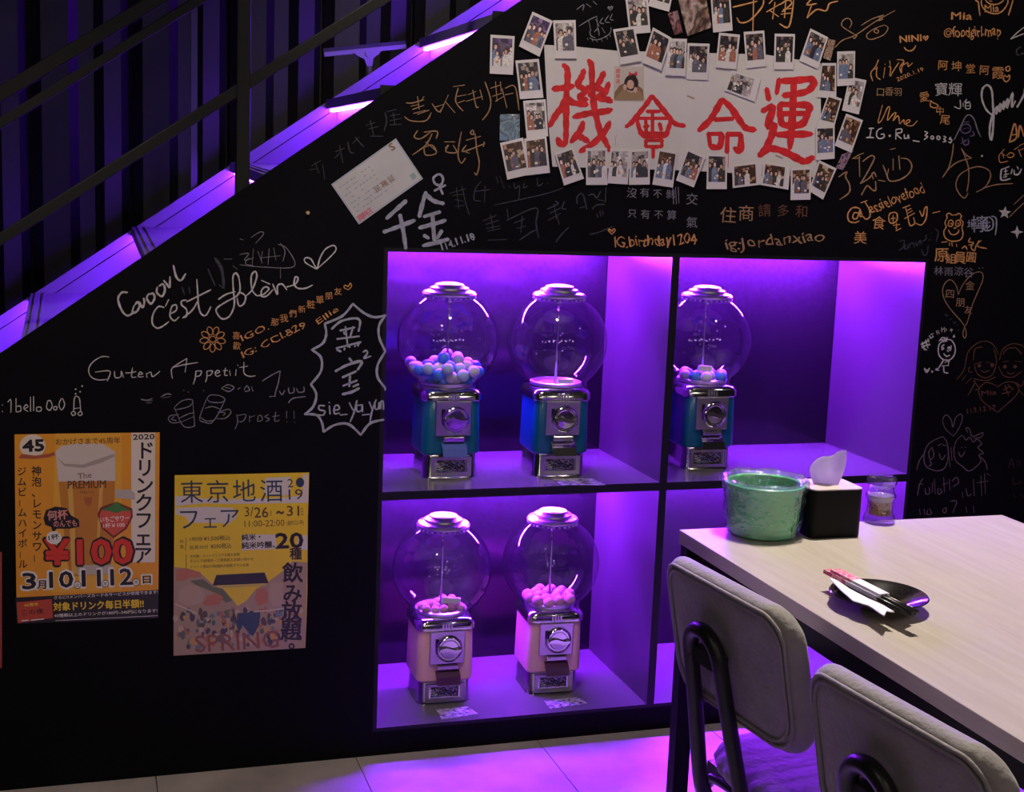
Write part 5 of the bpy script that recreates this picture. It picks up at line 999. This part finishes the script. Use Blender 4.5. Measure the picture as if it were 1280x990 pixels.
Dd(DR, 'large bronze looping drawing like a flying bird', CB).st(R4, "210,590 200,680 170,790 120,870;120,870 170,800 250,740 360,710;360,710 310,680 275,630;275,630 310,710 335,800 335,900 320,990;330,800 420,780 500,810 515,870 470,950 400,990;450,960 560,930 700,920;335,800 260,850 230,930 255,1000 300,1040 330,1000", 1.4).done()
Dd(WR, 'orange letters cut by the right border', CO).st(R4, "670,580 715,425 730,540 670,580;685,520 725,515;745,540 760,440 790,530", 2.0).st(R4, "585,690 595,745 660,735;585,690 630,635;610,660 625,710;620,680 640,690;650,690 680,665 710,680 690,705 655,700;710,640 745,620;750,610 790,590;745,640 770,700;750,650 790,630", 1.2).done()
Dd(WR, 'white boxed characters near the right border', CW).st(R4, "605,805 605,890 680,880;605,805 670,780;630,820 655,815;640,800 640,870;625,850 665,840;620,870 650,860;695,800 685,840;710,810 715,845 750,840 770,800;735,780 745,800", 2.0).dot(R4, [(446,692)], 1.3).done()
R5 = (1040,180,7.07)
Dd(WR, 'large bronze sketchy characters right of the lowest photos', CB).st(R5, "180,130 240,95;200,130 250,120;240,110 245,290;240,95 280,80;270,155 340,105 375,120 340,200 290,290 250,350;250,350 330,300 370,250 390,290;260,450 310,370 350,400 385,410 385,330;350,260 365,310;410,320 470,330;60,290 130,245 120,290 155,360 150,430 70,490;450,185 480,260 510,325 600,315 680,260 705,190 670,135 610,125;500,220 490,270;540,130 540,230;590,105 600,225;515,48 560,38", 1.7).done()
Dd(WR, 'orange account name rising to the right, starting with a big at sign', CO).st(R5, "235,610 195,610 185,655 215,660 235,625 245,590 250,640 270,635;265,625 240,570 180,565 140,620 150,680 200,695 240,680;255,520 310,500;290,510 330,580 335,640 300,665 275,640", 1.7).t('essielovefood', (1089,268), (1157,240), 14, .0).done()
Dd(WR, 'orange characters below the rising account name with a drawn heart', CO).cj('美', (1065,300), (1086,294), 17).cj('食', (1089,279), (1108,279), 17).st(R5, "500,640 520,610 570,610 575,670 540,700 510,690 500,640;520,660 560,655;540,630 540,690;540,720 600,710;560,740 575,735;570,700 570,760;565,768 610,745;625,565 690,540;650,560 670,640;660,590 700,570;665,615 710,590;640,660 730,610;670,640 690,720 730,700 720,650;740,700 790,715 830,660 840,560 820,570 800,640 775,590;890,610 955,595", 1.7).done()
Dd(WR, 'faint grey joined signature over the right niche corner', CF).st(R5, "590,860 640,850;640,850 630,910 590,940;650,890 640,925 670,920 670,890;680,880 690,915;690,885 720,875 725,910;740,865 750,900 780,850 790,890;800,860 830,840 830,800;850,850 870,845;875,785 880,790;910,750 940,780 920,860;790,930 810,980 840,970 850,900", 1.5).done()
R6 = (1160,230,7.07)
Dd(DR, 'orange smiling animal face with round ears', CO).st(R6, "170,300 165,270 190,258 210,275;210,275 250,272;250,275 270,260 295,280 285,310;170,300 150,340 160,380 140,420 150,470 190,500 240,505 290,490 310,440 300,390 310,340 285,310;185,325 180,365 205,375 222,350 212,320 185,325;250,325 245,365 270,372 288,350 275,320 250,325;180,405 200,440 230,448 265,430 272,405", 1.5).dot(R6, [(205,350),(268,350),(232,390),(245,388)], 1.0).done()
Dd(WR, 'orange crowded characters under the animal face', CO).st(R6, "120,515 170,510;190,520 190,545;210,515 215,550;250,530 255,555;375,475 360,510 400,520 380,560 410,590 425,540;360,540 400,530;430,530 470,500;450,500 440,550 520,570;300,570 330,550 345,580", 1.6).cj('原', (1171,318), (1183,318), 17, .01).cj('組', (1184,323), (1194,323), 12, .01).cj('員', (1194,322), (1206,321), 15, .01).cj('圓', (1208,322), (1220,322), 14, .01).done()
Dd(WR, 'white characters with a round smiling face and a bracket', CS).cj('地', (1210,280), (1220,280), 13).cj('檸', (1219,280), (1230,280), 20).st(R6, "520,295 485,340 495,400 530,412 570,390 575,330 545,295 520,295;500,340 520,340;530,340 550,340;505,370 530,385 550,365;525,320 525,400;560,285 600,300 605,370 595,450", 1.7).done()
def star(label, cx, cy, r, n, k, rot):
    d = Dd(DR, label, CW); P = []
    for i in range(2*n): a = rot+math.pi*i/n; q = r if i % 2 == 0 else r*k; P.append((cx+q*math.sin(a), cy-q*math.cos(a)))
    flat(d.mb, P, d.y); d.done()
star('filled white five-pointed star, upper one', 1256, 266, 8.2, 5, .42, .1)
star('filled white four-pointed star, lower one', 1271.3, 290, 8.4, 4, .33, 0)
Dd(DR, 'thin bronze ray lines trailing from the upper star', CB).st(R6, "720,290 780,230 850,165;760,180 850,95", 1.2).done()
Dd(WR, 'row of dim white characters above the tall bronze heart', CG).cj('林雨涼谷', (1167,338), (1217,340), 12).st(R6, "450,740 455,748;480,738 485,745", 1.6).done()
R7 = (1140,340,7.07)
Dd(DR, 'tall lopsided bronze heart filled with characters', CB).st(R7, "410,200 390,120 345,70 300,90 270,160 290,250 350,340 430,430 465,480;410,200 450,110 520,30 580,0 620,10 625,70 580,180 530,300 490,440 465,480;465,480 450,550 465,585 480,550 470,490", 1.1).cj('四', (1182,368), (1193,367), 11).cj('朋', (1194,380), (1207,377), 11).cj('友', (1203,388), (1218,386), 11).cj('金', (1206,357), (1219,357), 11).done()
Dd(WR, 'tiny dim blue-grey characters running down beside the heart', CF).st(R7, "290,380 320,385;300,370 305,395;335,420 355,410;360,440 385,450;370,460 390,440;395,465 405,470;400,520 415,510", 1.6).done()
Dd(WR, 'arched row of small white words over the stick figure', CW).st(R7, "80,640 120,620 150,600;90,670 120,650 160,640;90,620 110,690;120,600 140,670;85,655 130,690;140,590 150,620", 2.0).st(R7, "155,560 165,585 190,570;165,550 190,545;180,560 180,580;215,520 225,550;230,515 240,545;262,490 262,530;262,510 285,500;285,490 290,530;300,500 305,520;335,515 360,510;345,500 350,530;375,555 365,575 380,570", 1.4).done()
Dd(DR, 'white stick figure with big eyes and tufted hair', CW).st(R7, "290,600 240,640 235,720 270,770 330,778 375,730 380,660 350,605 310,595;240,610 270,580 300,590;250,600 300,600 310,575;260,620 310,610;285,640 265,660 265,690;345,650 340,690 325,690;280,720 305,745 335,735;310,690 320,705;280,775 260,810 235,850;330,785 320,820;235,850 210,862 240,868;300,770 325,800;265,830 325,825;280,835 285,885 320,892;330,780 290,800", 1.7).dot(R7, [(272,675),(325,670),(300,598)], 1.9).dot(R7, [(132,870),(178,880)], 1.4).st(R7, "110,850 130,885 155,850;125,870 140,868", 2.2).done()
R8 = (1140,420,4.304)
Dd(DR, 'faded bronze drawing of two smiling faces over a heart', CD).st(R8, "240,235 280,180 300,90 350,40 400,28 440,50 465,100;330,130 340,70 380,60;440,70 455,130 445,180;335,150 350,200 390,225 430,210 450,170;310,165 305,190 325,195;340,150 375,140;400,140 440,150;370,185 390,195 415,185;270,240 290,210;300,320 330,270 340,240;290,255 320,225;330,230 400,240 450,220;470,130 490,70 540,42 590,50 600,60;490,100 510,70 560,65 590,100;465,160 490,210 540,222 590,190;490,140 520,135;555,135 590,140;510,195 530,205 550,195;460,410 380,350 360,290 400,250 460,270;460,410 540,340 575,290 550,250 500,250 460,275;330,240 360,280 340,290;560,250 590,270 600,240;575,290 600,320", 1.2).t('Mia', (1227,495), (1246,493), 6, .01).st(R8, "490,290 530,270;500,265 520,320;485,310 530,300;515,260 545,290", 2.0).dot(R8, [(362,160),(432,158),(500,165),(555,165)], 2.4).done()
Dd(WR, 'faint red-brown date under the two faces', CD).t('113.12.17', (1209,517), (1245,512), 6, .01).done()
Dd(DR, 'thin grey heart above two cartoon heads', CM).st(R8, "220,535 180,500 165,450 185,425 210,450 220,490 235,440 265,420 270,450 250,500 222,540", 1.1).done()
Dd(DR, 'two grey cartoon heads side by side, one with a flower', CM).st(R8, "150,545 90,580 65,640 75,700 130,725 175,710 195,650 190,580 170,545 150,545;105,600 90,630 100,665 118,640 108,600;140,590 160,580;165,585 185,590;145,630 160,665 180,640;95,670 105,690 90,700;240,560 225,610 235,670 270,700 300,725 330,715 370,675 360,640 385,630 355,600 375,580 350,555 330,570 310,545 290,560 270,535 240,560;265,600 270,600;285,598 290,598;250,625 265,650 285,620;300,520 290,495 310,500 325,540 380,520 370,545 330,550;200,650 205,705;215,670 210,600;25,720 40,670 65,635;370,650 395,680 405,720", 1.2).done()
Dd(WR, 'dim grey looping pair of names and a date low on the right wall', CM).st(R8, "30,860 40,800 60,765;35,800 60,795;70,820 75,850 95,845 92,815;110,790 110,840;120,770 125,850;140,820 140,850 160,840 150,820;170,760 175,840;165,800 195,790;200,770 205,830;215,780 240,760 250,790 220,810;270,840 275,870;290,820 300,860 320,850;330,770 335,860;350,790 410,780;370,750 375,860;390,740 395,850;400,740 420,750", 1.2)\
 .st(R8, "40,930 45,960;65,930 68,960;85,935 80,960 105,955 95,930;170,930 185,925 180,950 165,945 170,930;205,890 240,890 220,950;290,920 295,950;330,915 335,950", 1.2).done()
Dd(WR, 'very dim reddish writing at the right border above the table', chalk('dim_red_marker', (.035,.02,.02))).st(R8, "520,710 535,660 550,710;525,690 548,690;565,670 568,700;580,665 583,700;545,760 545,795 570,795;580,775 575,790 595,790;545,850 560,870;580,850 600,870", 1.5).done()
